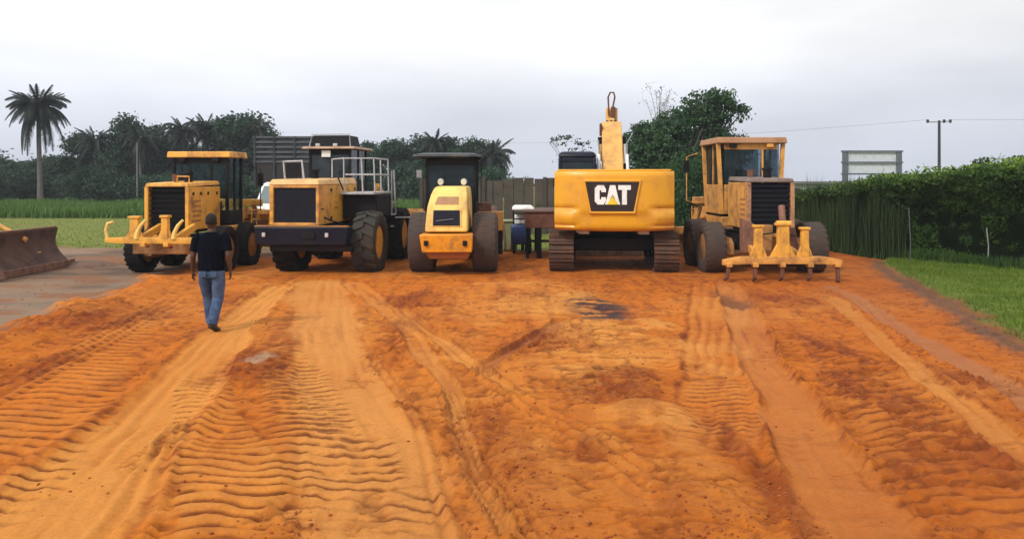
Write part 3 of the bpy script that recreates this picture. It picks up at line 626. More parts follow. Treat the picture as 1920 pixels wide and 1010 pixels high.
def ripper(t, y, zc, hw, m, posts, shanks, hh=.09, hx=0, drop=True, link_y=0.1, tipm=RUST, arms=True):
    # beam with cast bosses, drooping ends
    rings = []
    for u in np.linspace(-1, 1, 25):
        x = hx + u * hw; q = hh * (1 - .28 * max(0, abs(u) - .72) / .28); zz = zc - (.05 * max(0, abs(u) - .7) / .3 if drop else 0)
        rings.append([(x, y - q * .8, zz - q), (x, y + q * .8, zz - q), (x, y + q, zz), (x, y + q * .8, zz + q), (x, y - q * .8, zz + q), (x, y - q, zz)])
    MB().loft(rings).build('ripper_beam', m, t, smooth=35)
    for (x, w_, z1, mm) in posts:                      # shank holders standing on the beam, with flared feet
        b = MB(); x += hx
        b.prism([(x - w_ * .5, zc + hh * .6), (x + w_ * .5, zc + hh * .6), (x + w_ * .42, z1), (x - w_ * .42, z1)], 'y', y - .07, y + .07)
        b.prism([(x - w_ * 1.1, zc + hh * .5), (x + w_ * 1.1, zc + hh * .5), (x + w_ * .5, zc + hh + (z1 - zc) * .35), (x - w_ * .5, zc + hh + (z1 - zc) * .35)], 'y', y - .04, y + .04)
        b.box(x - w_ * .62, x + w_ * .62, y - .09, y + .09, z1 + .002, z1 + .06)
        b.build('shank_holder', mm, t, .012)
    for (x, zt, kick) in shanks:
        x += hx
        MB().box(x - .06, x + .06, y - .1, y + .1, zc - hh - .07, zc - hh + .03).build('shank_socket', m, t, .012)
        rings = []
        for k, (dy, z_, w_) in enumerate([(0, zc - hh - .02, .035), (-.01, zc * .55 + zt * .45, .035), (.0, zt + (zc - zt) * .2, .033), (.10, zt + .05, .028), (.2, zt, .012)]):
            xk = x + kick * k / 4
            rings.append([(xk - w_, y + dy - .05, z_), (xk + w_, y + dy - .05, z_), (xk + w_, y + dy + .05, z_ + .02), (xk - w_, y + dy + .05, z_ + .02)])
        MB().loft(rings).build('ripper_shank', tipm, t, .006)
    if arms:
        for s_ in (-1, 1):
            x = hx + s_ * hw * .34
            MB().prism([(y, zc - .06), (y, zc + .1), (link_y, zc + .34), (link_y, zc + .16)], 'x', x - .05, x + .05).build('ripper_link', m, t, .012)

gl = grader('older yellow motor grader with its rear ripper raised, leftmost machine, behind the walking man', -8.2, 19.2,
    dict(m=Y_OLD, mt=Y_OLD, mp=Y_OLD, md=OCHRE, mc=BLACK, mr=Y_OLD, gm=DARK, hw=.55, hx=-.10, ht=2.17, hb=.93, hl=1.75, tw=1.22, r=.56, ty=.40,
         tyre=RUBBER_D, rim=OCHRE, cab=(1.80, 2.75, .76, 1.12, 1.45, 2.83), cx=-.12, zr=.62, xs=1.15, glass=GLASS, rz=-.07, over=.1, ex=.22, wy=.62, fw=.30, handrail=True, bm=Y_OLD))
ripper(gl, -.85, .86, 1.22, Y_OLD, [(-.52, .22, 1.36, Y_OLD), (.20, .17, 1.38, Y_OLD)], [(-.30, .68, 0), (.25, .66, 0)], hh=.070, hx=.12, drop=False)
MB().tube([(-1.06, -.85, .9), (-1.10, -.85, 1.08), (-1.05, -.85, 1.24), (-.92, -.85, 1.28)], [.035, .04, .045, .03], 8).build('tow_hook', Y_CREAM, gl, smooth=40)
for x in (-.20, .68):
    MB().tube([(x - .14, -.9, .90), (x - .12, -.9, 1.05), (x - .04, -.9, 1.2), (x + .08, -.9, 1.33)], [.06, .05, .045, .03], 8).build('curved_tooth', Y_CREAM, gl, smooth=50)
MB().box(-.72, .62, -.4, .02, .50, .80).build('ballast_block', OCHRE, gl, .02)
gr_ = grader('faded tan motor grader with ripper teeth down on the soil, rightmost machine beside the hedge', 6.1, 18.95,
    dict(m=Y_TAN, mt=mat('pale_hood', (.20, .15, .13), .6, (.12, .07, .05), .4, 3), mp=mat('rusty_yellow', (.45, .24, .12), .6, (.16, .06, .04), .6, 6, fine=.2), md=OCHRE, mc=Y_TAN, mr=mat('tan_roof', (.42, .22, .11), .6, (.3, .14, .07), .4, 2), gm=NAVY, hw=.56, hx=.04, ht=2.28, hb=.98, hl=1.7, ns=10, cx=.16,
         tw=1.47, r=.62, ty=.50, tyre=RUBBER_B, rim=OCHRE, cab=(2.0, 3.7, .80, 1.35, 2.12, 3.20), glass=GLASS_R, over=.12, slope=.10, lug=.008, post=.1, ex=.0, lean=.22, wy=.7, fi=0, bm=OCHRE))
ripper(gr_, -1.2, .47, 1.32, Y_TAN, [(-.53, .19, 1.19, Y_OLD), (.02, .28, 1.23, Y_OLD), (.50, .18, 1.14, Y_OLD)], [(-1.18, -.02, -.06), (-.60, -.03, 0), (.0, -.02, 0), (.62, -.03, 0), (1.22, -.10, 0.05)], hh=.082, hx=-.11, link_y=.05, tipm=RUST)
MB().cyl((-.05, -1.1, 1.2), (-.02, -.9, 1.66), .075).build('ripper_cylinder', RUSTY2, gr_, .01, smooth=40)
MB().cyl((-.22, -1.15, 1.28), (.10, -1.15, 1.28), .06).build('cylinder_pin', Y_OLD, gr_, smooth=40)
MB().prism([(-.72, .55), (-.5, .55), (-.42, 1.2), (-.72, 1.35)], 'y', -.35, -.02).build('mounting_bracket', RUSTY2, gr_, .015)
MB().prism([(.25, .6), (.55, .6), (.45, 1.15), (.3, 1.15)], 'y', -.45, -.12).build('mounting_bracket', RUST, gr_, .015)
MB().prism([(-.3, .6), (-.08, .6), (-.05, 1.2), (-.3, 1.2)], 'y', -.42, -.12).build('mounting_bracket', OCHRE, gr_, .015)
for g_, hx_, hw_, ht_ in ((gl, -.10, .55, 2.17), (gr_, .04, .56, 2.28)):
    for y in (.2, .6, 1.0, 1.5):
        MB().box(hx_ + hw_ + .001, hx_ + hw_ + .02, y, y + .07, ht_ - .3, ht_ - .22).build('latch', BLACK, g_, .004)
    MB().tube([(hx_ + .3, -.02, 1.1), (hx_ + .45, -.35, .95), (hx_ + .2, -.8, 1.0)], .018, 6).build('hose', BLACK, g_)
    MB().tube([(hx_ - .3, -.02, 1.15), (hx_ - .4, -.4, .98), (hx_ - .15, -.8, 1.05)], .018, 6).build('hose', BLACK, g_)
# bottle and bag on the ledge behind the rear window
MB().lathe([(.001, 0), (.045, 0), (.045, .14), (.02, .2), (.018, .25), (.001, .25)], (-.35, 2.2, 2.1), 'z', 12).build('bottle', WHITE, gr_, smooth=40)
MB().box(-.5, -.2, 2.15, 2.3, 2.0, 2.1).build('ledge', WHITE, gr_, .01)

# ---------------------------------------------------------------- wheel loader (dark navy and yellow)
wl = thing('wheel_loader', 'wheel loader with dark navy rear counterweight, black rear grille and white deck railings', 'wheel loader', (-4.78, 19.0, 0), math.radians(-5.5))
MB().hull([(-1.28, -.12, .70), (.90, -.12, .70), (.90, .25, .62), (-1.28, .25, .62)], [(-1.34, -.18, 1.14), (.96, -.18, 1.14), (.96, .25, 1.14), (-1.34, .25, 1.14)]).build('counterweight', NAVY, wl, .035)
MB().hull([(-1.0, -.02, .55), (1.0, -.02, .55), (1.0, .5, .5), (-1.0, .5, .5)], [(-1.0, -.06, .695), (1.0, -.06, .695), (1.0, .5, .615), (-1.0, .5, .615)]).build('counterweight_base', BLACK, wl, .02)
MB().box(-1.32, .94, -.17, .0, 1.143, 1.165).build('deck_edge', OCHRE, wl)
for x in (-1.08, .45): MB().box(x - .04, x + .04, -.21, -.17, .9, 1.0).build('tail_lamp', mat('lamp_pale', (.5, .48, .45), .3), wl, .01)
MB().box(-.16, .16, -.20, -.17, .86, 1.02).build('tow_pocket', BLACK, wl, .01)
MB().box(-1.02, -.92, .0, 3.1, 1.17, 2.12).build('hood_side', Y_OLD, wl, .015)
for k, (a, b) in enumerate(((.0, .95), (.965, 2.15), (2.165, 3.1))): MB().box(.12, .2, a, b, 1.17, 2.12).build('side_door', Y_TAN if k == 0 else Y_OLD, wl, .015)
MB().hull([(-1.05, -.02, 2.123), (.22, -.02, 2.123), (.22, 3.1, 2.123), (-1.05, 3.1, 2.123)], [(-.99, .06, 2.26), (.16, .06, 2.26), (.16, 3.1, 2.3), (-.99, 3.1, 2.3)]).build('hood_top', mat('pale_hood_yellow', (.72, .42, .15), .5, (.42, .25, .12), .5, 2.5), wl, .03)
MB().box(-.915, .115, .06, .12, 1.17, 2.12).build('rear_grille', GRILLE_B, wl, .01)
for z in (1.2, 2.09): MB().box(-.92, .12, .0, .055, z - .03, z + .03).build('grille_rail', Y_TAN, wl)
bars(wl, 'grille_slat', -.90, .10, .035, 1.24, 2.05, 14, BLACK, .02, .22)
MB().box(-.9, .1, .2, 2.9, 1.2, 2.05).build('engine', BLACK, wl)
MB().box(-.6, .6, .3, 3.4, .55, 1.13).build('chassis', BLACK, wl, .02)
for s_ in (-1, 1):
    wheel(wl, s_ * .98 + .20, .92, .72, .60, RUBBER if s_ > 0 else RUBBER_D, Y_OLD, 16, .065)
    wheel(wl, s_ * .98 + .12, 4.0, .72, .60, RUBBER_D, Y_OLD, 20, .055)
MB().cyl((-.7, .92, .7), (1.1, .92, .7), .2).build('rear_axle', BLACK, wl, smooth=40)
MB().cyl((-.7, 4.0, .7), (.6, 4.0, .7), .2).build('front_axle', BLACK, wl, smooth=40)
MB().lathe([(.001, -.3), (.25, -.25), (.32, 0), (.25, .25), (.001, .3)], (-.1, 1.0, .62), 'y', 16).build('differential', BLACK, wl, smooth=40)
# tank and deck on the right, railings
MB().box(.23, 1.12, 1.78, 3.3, 1.28, 1.86).build('side_tank', BLACK, wl, .03)
MB().box(.23, 1.12, 1.55, 3.3, 1.87, 1.93).build('deck', RAIL, wl, .01)
MB().box(-1.5, -1.06, 1.7, 3.3, 1.3, 1.9).build('fender', BLACK, wl, .03)
def rail(pts, r=.022, name='railing'): return MB().tube(pts, r, 8).build(name, RAIL, wl, smooth=50)
rail([(.30, 1.62, 1.93), (.30, 1.62, 2.80), (1.08, 1.62, 2.80), (1.12, 1.62, 1.93)])
rail([(.34, 1.62, 2.38), (1.10, 1.62, 2.38)]); rail([(.80, 1.62, 1.93), (.76, 1.62, 2.80)]); rail([(1.08, 1.64, 2.80), (1.08, 3.1, 2.80), (1.1, 3.1, 1.93)])
rail([(.30, 1.62, 2.80), (-.05, 1.75, 2.78), (-.05, 1.75, 2.3)]); rail([(1.10, 2.3, 1.93), (1.08, 2.3, 2.80)]); rail([(1.10, 1.62, 2.38), (1.10, 3.1, 2.38)])
rail([(1.16, 3.2, 1.3), (1.16, 3.2, 2.5), (1.16, 3.45, 2.52), (1.2, 3.55, 1.0)]); rail([(1.2, 3.4, 1.2), (1.6, 3.5, 1.2)])
rail([(-.98, .9, 2.28), (-1.02, .9, 2.70), (-.55, .9, 2.72), (-.50, .9, 2.28)], .03, 'mirror_frame')
MB().box(-.96, -.57, .88, .90, 2.32, 2.67).build('mirror', BLACK, wl, .01)
for k in range(3): MB().box(1.14, 1.2, 3.15, 3.5, .95 + k * .32, .99 + k * .32).build('step', RAIL, wl)
# cab with canopy roof
cab(wl, -.58, 3.15, 4.75, .60, 1.75, 2.25, 3.10, BLACK, mat('cab_roof_rust', (.40, .26, .17), .6, (.2, .12, .08), .5, 3), GLASS_D, .07, .16, roofth=.07)
MB().hull([(-1.17, 3.3, 3.18), (-.06, 3.3, 3.18), (-.04, 4.3, 3.18), (-1.2, 4.3, 3.18)], [(-1.12, 3.34, 3.49), (-.09, 3.34, 3.49), (-.09, 4.2, 3.49), (-1.12, 4.2, 3.49)]).build('canopy', BLACK, wl, .012)
MB().tube([(-1.2, 3.26, 3.18), (-1.14, 3.32, 3.52), (-.07, 3.32, 3.52), (-.03, 3.26, 3.18)], .016, 6).build('canopy_trim', RAIL, wl)
for x in (-.95, -.45):
    MB().box(x - .06, x + .06, 3.2, 3.28, 3.18, 3.26).build('work_lamp', mat('lamp_pale', (.5, .48, .45), .3), wl, .01)
MB().box(-.80, -.55, 3.11, 3.14, 2.88, 3.06).build('notice_plate', WHITE, wl, .004)
MB().cyl((-.2, 2.2, 2.28), (-.2, 2.2, 2.75), .05).build('exhaust', BLACK, wl, smooth=40)
MB().cyl((-.6, 2.0, 2.28), (-.6, 2.0, 2.48), .1).cyl((-.6, 2.0, 2.48), (-.6, 2.0, 2.52), .14).build('air_filter', BLACK, wl, smooth=40)
# lift arms and bucket
for s_ in (-1, 1):
    MB().prism([(3.9, 1.9), (4.1, 2.15), (5.6, 1.5), (6.5, .55), (6.3, .35), (5.3, 1.1)], 'x', s_ * .55 - .07 - .05, s_ * .55 + .07 - .05).build('lift_arm', Y_OLD, wl, .02)
MB().box(-.7, .6, 3.5, 4.6, .6, 1.7).build('front_frame', Y_TAN, wl, .03)
pr = [(6.3, .1), (7.4, .06), (7.4, .1), (6.5, .2), (6.3, .5), (6.25, .9), (6.45, 1.3), (6.4, 1.34), (6.15, .95), (6.15, .4)]
MB().prism(pr, 'x', -1.45, 1.35).build('bucket', Y_TAN, wl, .01)
for x in (-1.47, 1.35): MB().prism([(6.2, .1), (7.3, .08), (6.45, 1.33), (6.2, .9)], 'x', x - .02, x + .02).build('bucket_side', Y_TAN, wl)

for k in range(3):                                  # door handles, hinges and rivets of the hood
    MB().tube([(.205, .12 + k * 1.05, 1.55), (.235, .14 + k * 1.05, 1.55), (.235, .26 + k * 1.05, 1.55), (.205, .28 + k * 1.05, 1.55)], .012, 6).build('door_handle', BLACK, wl)
    for z in (1.3, 2.0): MB().box(.20, .222, .85 + k * 1.0, .93 + k * 1.0, z - .04, z + .04).build('hinge', BLACK, wl, .004)
MB().tube([(.10, .3, 1.4), (.35, .5, 1.25), (.5, 1.2, 1.1), (.4, 2.0, 1.2)], .022, 6).build('hose', BLACK, wl)
MB().tube([(.30, 1.55, 2.0), (.22, 1.4, 2.3), (.1, 1.5, 2.34), (-.1, 2.5, 2.34)], .018, 6).build('hose', BLACK, wl)

# ---------------------------------------------------------------- soil compactor
rc = thing('road_roller', 'soil compactor with cream engine hood, orange bumper and two wide smooth rear tyres', 'road roller', (-1.43, 18.85, 0), 0)
def smooth_tyre(r, w_, m):
    mb = MB(); h = w_ / 2; ri = r * .5
    mb.lathe([(ri, -h * .7), (ri + .06, -h * .92), (r * .8, -h), (r * .90, -h * .95), (r * .965, -h * .78), (r * .99, -h * .5), (r, 0), (r * .99, h * .5), (r * .965, h * .78), (r * .90, h * .95), (r * .8, h), (ri + .06, h * .92), (ri, h * .7)], (0, 0, 0), 'x', 56, closed=True)
    for i in range(26):                                   # shallow worn diamond blocks
        for sgn in (-1, 1):
            for q in range(2):
                a = 2 * PI * (i + .5 * q) / 26; da = 2 * PI / 26
                def P(x, aa, rr): return (x, rr * math.cos(aa), rr * math.sin(aa))
                x0 = sgn * h * (.03 + .44 * q); x1 = sgn * h * (.40 + .42 * q); t_ = da * .40; rr = r * (1.002 - .018 * q)
                mb.hull([P(x0, a - t_, r * .94), P(x1, a - t_, r * .93), P(x1, a + t_, r * .93), P(x0, a + t_, r * .94)], [P(x0, a - t_, rr + .006), P(x1, a - t_, rr - .004), P(x1, a + t_, rr - .004), P(x0, a + t_, rr + .006)])
    return mb.mesh('tyre', m, 35)
stm = smooth_tyre(.74, .62, RUBBER_B)
for s_ in (-1, 1):
    t_ = link('tyre', stm, rc, loc=(s_ * .77, .95, .71)); link('rim', rim_mesh(.70, .6, ORANGE), t_)
def quad4(x0, x1, y, z): return [(x0, y[0], z), (x1, y[0], z), (x1, y[1], z), (x0, y[1], z)]
# hood: sloping shell in facets
hood = MB()
R_ = []
for z, y, hx_, ww in [(1.02, .0, -.12, .50), (1.10, .0, -.12, .50), (1.60, .08, -.10, .475), (1.90, .22, -.07, .43), (2.04, .34, -.05, .39), (2.09, .50, -.04, .35)]:
    R_.append([(hx_ - ww, y, z), (hx_ + ww, y, z), (hx_ + ww + .02, 1.9, z), (hx_ - ww - .02, 1.9, z)])
hood.loft(R_).build('hood', Y_CREAM, rc, .03)
MB().hull([(-.47, -.012, 1.14), (.24, -.012, 1.14), (.24, .05, 1.14), (-.47, .05, 1.14)], [(-.46, .055, 1.56), (.23, .055, 1.56), (.23, .12, 1.56), (-.46, .12, 1.56)]).build('grille_frame', Y_CREAM, rc, .01)
MB().hull([(-.435, -.026, 1.17), (.205, -.026, 1.17), (.205, .02, 1.17), (-.435, .02, 1.17)], [(-.425, .035, 1.53), (.195, .035, 1.53), (.195, .09, 1.53), (-.425, .09, 1.53)]).build('rear_grille', GRILLE_B, rc, .008)
for k in range(7):
    z = 1.20 + k * .05; MB().box(-.42, .19, -.036 + .17 * (z - 1.17), -.02 + .17 * (z - 1.17), z - .008, z + .008).build('grille_slat', DARK, rc)
MB().tube([(-.36, -.04, 1.28), (.05, -.032, 1.33)], .008, 6).build('number_strip', STEEL, rc)
MB().hull([(-.40, .10, 1.66), (.17, .10, 1.66), (.17, .16, 1.66), (-.40, .16, 1.66)], [(-.33, .175, 1.85), (.16, .175, 1.85), (.16, .25, 1.85), (-.33, .25, 1.85)]).build('hood_hatch', mat('tan_panel', (.40, .22, .10), .6, (.3, .16, .08), .4, 3), rc, .008)
MB().hull([(.385, .35, 1.15), (.398, .35, 1.15), (.398, 1.4, 1.15), (.385, 1.4, 1.15)], [(.33, .45, 1.8), (.372, .45, 1.8), (.372, 1.4, 1.8), (.33, 1.4, 1.8)]).build('side_vent', OCHRE, rc, .008)
MB().hull([(-.66, -.30, .56), (.50, -.30, .56), (.48, .5, .56), (-.64, .5, .56)], [(-.72, -.34, .98), (.52, -.34, .98), (.5, .5, .98), (-.7, .5, .98)]).build('rear_bumper', ORANGE, rc, .025)
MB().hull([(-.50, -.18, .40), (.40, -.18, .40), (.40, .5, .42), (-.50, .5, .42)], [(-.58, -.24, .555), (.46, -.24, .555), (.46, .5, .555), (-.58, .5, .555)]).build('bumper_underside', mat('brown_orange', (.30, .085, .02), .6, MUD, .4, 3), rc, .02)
for x in (-.56, .34): MB().box(x - .05, x + .05, -.36, -.32, .72, .84).build('tail_lamp', BLACK, rc, .01)
MB().box(-.45, .45, .5, 2.4, .45, 1.0).build('chassis', BLACK, rc, .02)
MB().cyl((-.5, .95, .7), (.5, .95, .7), .22).build('rear_axle', BLACK, rc, smooth=40)
cab(rc, -.16, 1.95, 3.35, .66, 1.3, 1.65, 2.78, BLACK, BLACK, GLASS_R, .07, .10, roofth=.03)
RR = []
for z, q in [(2.815, .84), (2.85, .92), (2.91, .88), (2.95, .66)]:
    RR.append([(-.27 + q * 1.0 * math.copysign(abs(math.cos(a)) ** .35, math.cos(a)), 2.65 + q * 1.05 * math.copysign(abs(math.sin(a)) ** .35, math.sin(a)), z) for a in np.linspace(0, 2 * PI, 32, endpoint=False)])
MB().loft(RR).build('canopy', mat('dark_grey_roof', (.02, .023, .03), .5, (.10, .09, .08), .35, 3), rc, smooth=40)
for x in (-.42, .18):
    MB().cyl((x, 1.84, 2.18), (x, 1.93, 2.20), .07, .085).build('work_lamp', LAMP, rc, smooth=40)
MB().tube([(.62, 2.0, 1.6), (.64, 2.0, 2.9), (.58, 2.3, 3.1)], .012, 6).build('aerial', BLACK, rc)
MB().tube([(-.85, 1.9, 2.75), (-.98, 1.85, 2.7), (-.98, 1.85, 2.45)], .014, 6).build('mirror_arm', BLACK, rc); MB().box(-1.04, -.90, 1.83, 1.86, 2.3, 2.5).build('mirror', STEEL, rc, .01)
# front frame and drum
for s_ in (-1, 1):
    MB().box(s_ * 1.12 - .07, s_ * 1.12 + .07, 3.4, 5.3, .55, 1.02).build('drum_frame_side', Y_TAN, rc, .02)
MB().box(-1.19, 1.19, 3.15, 3.395, .85, 1.38).build('drum_frame_rear', Y_TAN, rc, .02)
MB().box(-1.19, 1.19, 5.3, 5.5, .6, 1.0).build('drum_frame_front', Y_TAN, rc, .02)
MB().lathe([(.001, -1.02), (.70, -1.02), (.75, -1.0), (.75, 1.0), (.70, 1.02), (.001, 1.02)], (0, 4.35, .73), 'x', 48).build('drum', RUSTY2, rc, smooth=40)
MB().box(-.3, .3, 2.3, 3.2, .5, .95).build('articulation_joint', BLACK, rc, .03)
MB().box(.50, .86, 3.18, 3.42, 1.39, 1.62).build('tool_box', RUSTY2, rc, .015)
MB().box(1.05, 1.17, 3.2, 3.38, .2, .84).build('scraper_arm', BLACK, rc, .01)

# ---------------------------------------------------------------- excavator
ex = thing('excavator', 'large yellow crawler excavator seen from behind, logo plate on its wide counterweight', 'excavator', (2.42, 18.9, 0), math.radians(-5.5))
# counterweight: shaped back face
nu, nv = 61, 33; hwc = 1.43; vs_ = []; fs_ = []
def cwf(x, z):                                   # y of the rear face
    y = .34 * abs(x / hwc) ** 3.2
    y += .12 * (1 - math.exp(-((z - 1.02) / .06))) * -1 + .12                   # rounded lower lip
    y += .05 * math.exp(-((z - 2.50) / .05) ** 2)
    k = min(1, max(0, (abs(x) - .78) / .22))
    y += k * (.06 * math.exp(-((z - 1.56) / .05) ** 2) - .05 * math.exp(-((z - 1.36) / .14) ** 2) + .06 * math.exp(-((z - 1.17) / .02) ** 2))   # lower corner bosses
    y += (1 - k) * .05 * (1 / (1 + math.exp((z - 1.45) / .04)))                  # centre falls in below the plate
    return y
for j in range(nv):
    for i in range(nu):
        x = -hwc + 2 * hwc * i / (nu - 1); z = 1.02 + (2.5 - 1.02) * j / (nv - 1)
        vs_.append((x * (1 - .02 * max(0, (1.3 - z))), cwf(x, z), z - .04 * (j > nv // 2) + (.03 * abs(x / hwc) ** 2 if j == 0 else 0)))
nb = len(vs_)
for (x, y, z) in list(vs_): vs_.append((x, 1.15, z))
for j in range(nv - 1):
    for i in range(nu - 1):
        a = j * nu + i; fs_.append((a, a + 1, a + nu + 1, a + nu)); fs_.append((a + nb, a + nb + nu, a + nb + nu + 1, a + nb + 1))
for i in range(nu - 1):
    fs_.append((i, i + nb, i + 1 + nb, i + 1)); a = (nv - 1) * nu + i; fs_.append((a, a + 1, a + 1 + nb, a + nb))
for j in range(nv - 1):
    a = j * nu; fs_.append((a, a + nu, a + nu + nb, a + nb)); a = j * nu + nu - 1; fs_.append((a, a + nb, a + nu + nb, a + nu))
cw_ = MB(); cw_.v = vs_; cw_.f = fs_; cwo = cw_.build('counterweight', Y_CAT, ex, smooth=50)
MB().box(-1.36, 1.36, .3, 1.14, 2.462, 2.50).build('counterweight_cover', Y_CAT, ex, .03)
# recessed logo plate: raised surround, dark plate, letters
def trap(a, z0, b, z1): return [(-a, z0), (a, z0), (b, z1), (-b, z1)]
LX = -.05
def ring_prism(outer, inner, y0, y1):
    mb = MB(); n = len(outer); vs = [(x + LX, y0, z) for x, z in outer] + [(x + LX, y0, z) for x, z in inner] + [(x + LX, y1, z) for x, z in outer] + [(x + LX, y1, z) for x, z in inner]
    fs = []
    for i in range(n):
        j = (i + 1) % n; fs += [(i, j, j + n, i + n), (i + 2 * n, i + 3 * n, j + 3 * n, j + 2 * n), (i, i + 2 * n, j + 2 * n, j), (i + n, j + n, j + 3 * n, i + 3 * n)]
    return mb.add(vs, fs)
ring_prism([(-.54, 1.45), (.54, 1.45), (.68, 2.25), (-.68, 2.25)], [(-.50, 1.50), (.50, 1.50), (.635, 2.20), (-.635, 2.20)], -.022, .06).build('plate_surround', Y_CAT, ex, .012)
plate = MB().prism([(x + LX, z) for x, z in [(-.498, 1.502), (.498, 1.502), (.633, 2.198), (-.633, 2.198)]], 'y', -.012, .05).build('logo_plate', mat('logo_plate_black', (.012, .005, .006), .45, (.03, .012, .01), .3, 3), ex)
z0, hL = 1.665, .455; LW = mat('logo_white', (.85, .85, .83), .5, fine=.03); k = hL
def P2(l, x, s_=.93): return [(LX + x * .95 + a * k * s_, z0 + b * k) for a, b in l]
Cp = [(.62, .64), (.62, .80), (.50, 1.0), (.16, 1.0), (0, .84), (0, .16), (.16, 0), (.50, 0), (.62, .20), (.62, .38), (.36, .38), (.36, .26), (.27, .26), (.27, .74), (.36, .74), (.36, .64)]
Tp = [(.0, 1.0), (.70, 1.0), (.70, .76), (.48, .76), (.48, 0), (.21, 0), (.21, .76), (0, .76)]
MB().prism(P2(Cp, -.435), 'y', -.030, -.013).build('letter', LW, plate)
MB().prism(P2(Tp, .145), 'y', -.030, -.013).build('letter', LW, plate)
Ap = [(0, 0), (.13, .42), (.27, 1.0), (.57, 1.0), (.71, .42), (.84, 0), (.62, 0), (.55, .30), (.42, .50), (.29, .30), (.20, 0)]
MB().prism(P2(Ap, -.18), 'y', -.030, -.0132).build('letter', LW, plate)
MB().prism(P2([(.10, 0), (.42, .44), (.74, 0)], -.18), 'y', -.036, -.0305).build('logo_triangle', mat('logo_yellow', (.80, .58, .02), .5, fine=.04), plate)
# superstructure
MB().box(-1.36, 1.38, 1.16, 3.3, 1.18, 2.2).build('engine_housing', BLACK, ex, .04)
MB().box(-1.30, .2, 1.2, 2.5, 2.203, 2.42).build('engine_cover', BLACK, ex, .04)
MB().box(.55, 1.38, 3.32, 4.7, 1.15, 2.0).build('fuel_tank', Y_CAT, ex, .04)
MB().box(-1.2, 1.2, .9, 4.5, 1.02, 1.155).build('turntable_deck', BLACK, ex, .02)
MB().cyl((0, 2.3, .82), (0, 2.3, 1.02), .65).build('slew_ring', BLACK, ex, smooth=40)
for s_ in (-1, 1): MB().box(s_ * .72 - .13, s_ * .72 + .13, .5, .9, .93, 1.018).build('belly_plate', mat('lamp_pale', (.5, .48, .45), .3), ex, .01)
# cab on the left
cx0, cx1, cy0, cy1 = -1.44, -.40, 3.0, 4.8
for x in (cx0, cx1 - .1):
    for y in (cy0, cy1 - .1): MB().box(x, x + .1, y, y + .1, 1.2, 2.86).build('cab_post', NAVY, ex, .03)
rr_ = []
for z, q in [(2.862, 0), (2.93, .0), (3.0, -.05), (3.03, -.14)]: rr_.append([(cx0 - q * 0 + (-q), cy0 - q, z), (cx1 + q, cy0 - q, z), (cx1 + q, cy1 + q, z), (cx0 - q, cy1 + q, z)])
MB().loft(rr_).build('cab_roof', NAVY, ex, .05)
MB().box(cx0 + .12, cx1 - .12, cy0 + .01, cy0 + .08, 1.2, 2.44).build('cab_rear_panel', NAVY, ex, .02)
MB().box(cx0 + .102, cx1 - .102, cy0 + .03, cy0 + .045, 2.445, 2.74).build('rear_window', GLASS_T, ex)
MB().box(cx0 + .102, cx1 - .102, cy0 + .005, cy0 + .09, 2.742, 2.86).build('window_header', NAVY, ex, .01)
for x in (cx0 + .03, cx1 - .045): MB().box(x, x + .015, cy0 + .103, cy1 - .103, 1.9, 2.858).build('side_window', GLASS_T, ex)
for x in (cx0 + .01, cx1 - .06): MB().box(x, x + .05, cy0 + .103, cy1 - .103, 1.2, 1.897).build('cab_side_panel', Y_CAT, ex, .01)
MB().box(cx0 + .102, cx1 - .102, cy1 - .06, cy1 - .045, 1.5, 2.858).build('windscreen', GLASS_T, ex)
seat(ex, -.82, 3.7, 1.7)
MB().tube([(-1.42, 3.4, 2.3), (-1.55, 3.4, 2.35), (-1.55, 3.4, 2.1)], .015, 6).build('mirror_arm', BLACK, ex); MB().box(-1.6, -1.5, 3.38, 3.42, 2.05, 2.3).build('mirror', BLACK, ex, .01)
# boom, seen end on, with cylinders and hose pipes
bx = .07; bw = .29
MB().prism([(3.1, 1.5), (2.9, 1.9), (3.3, 2.3), (4.3, 3.55), (5.0, 3.98), (5.6, 4.02), (7.6, 3.75), (9.6, 3.25), (9.7, 3.0), (9.4, 2.9), (6.0, 3.25), (5.0, 3.0), (3.6, 1.7)], 'x', bx - bw, bx + bw).build('boom', Y_BOOM, ex, .03)
MB().prism([(3.86, 2.92), (4.02, 3.11), (4.0, 3.13), (3.84, 2.94)], 'x', bx - .13, bx + .08).build('boom_plate', OCHRE, ex)
for s_ in (-1, 1):
    xx = bx + s_ * (bw + .09)
    MB().cyl((xx, 4.1, 1.5), (xx, 4.7, 2.7), .075).build('boom_cylinder', BLACK, ex, smooth=40)
    MB().cyl((xx, 4.7, 2.7), (xx, 5.2, 3.3), .045).build('piston_rod', CHROME, ex, smooth=40)
    MB().box(bx + s_ * (bw + .05) - .07, bx + s_ * (bw + .05) + .07, 4.55, 4.75, 3.3, 3.5).build('boom_lamp', BLACK, ex, .02)
    MB().cyl((bx + s_ * (bw + .11), 3.25, 2.3), (bx + s_ * (bw + .11), 3.6, 2.95), .055 if s_ < 0 else .04).build('grab_pipe', WHITE, ex, smooth=40)
    MB().tube([(bx + s_ * (bw + .10), 3.6, 2.95), (bx + s_ * (bw + .12), 4.1, 3.3), (bx + s_ * (bw + .32), 4.6, 3.62)] if s_ > 0 else [(bx - bw - .10, 3.6, 2.95), (bx - bw - .1, 4.5, 3.4)], .018, 6).build('hose', STEEL, ex)
for dx in (-.12, .0, .12): MB().tube([(bx + dx, 5.3, 4.03), (bx + dx, 5.7, 4.06), (bx + dx, 7.6, 3.80)], .02, 6).build('hose', BLACK, ex)
MB().cyl((bx + .02, 5.4, 4.0), (bx + .1, 7.4, 4.2), .075).build('stick_cylinder', Y_BOOM, ex, smooth=40)
bs = bx; bx = bx + .12
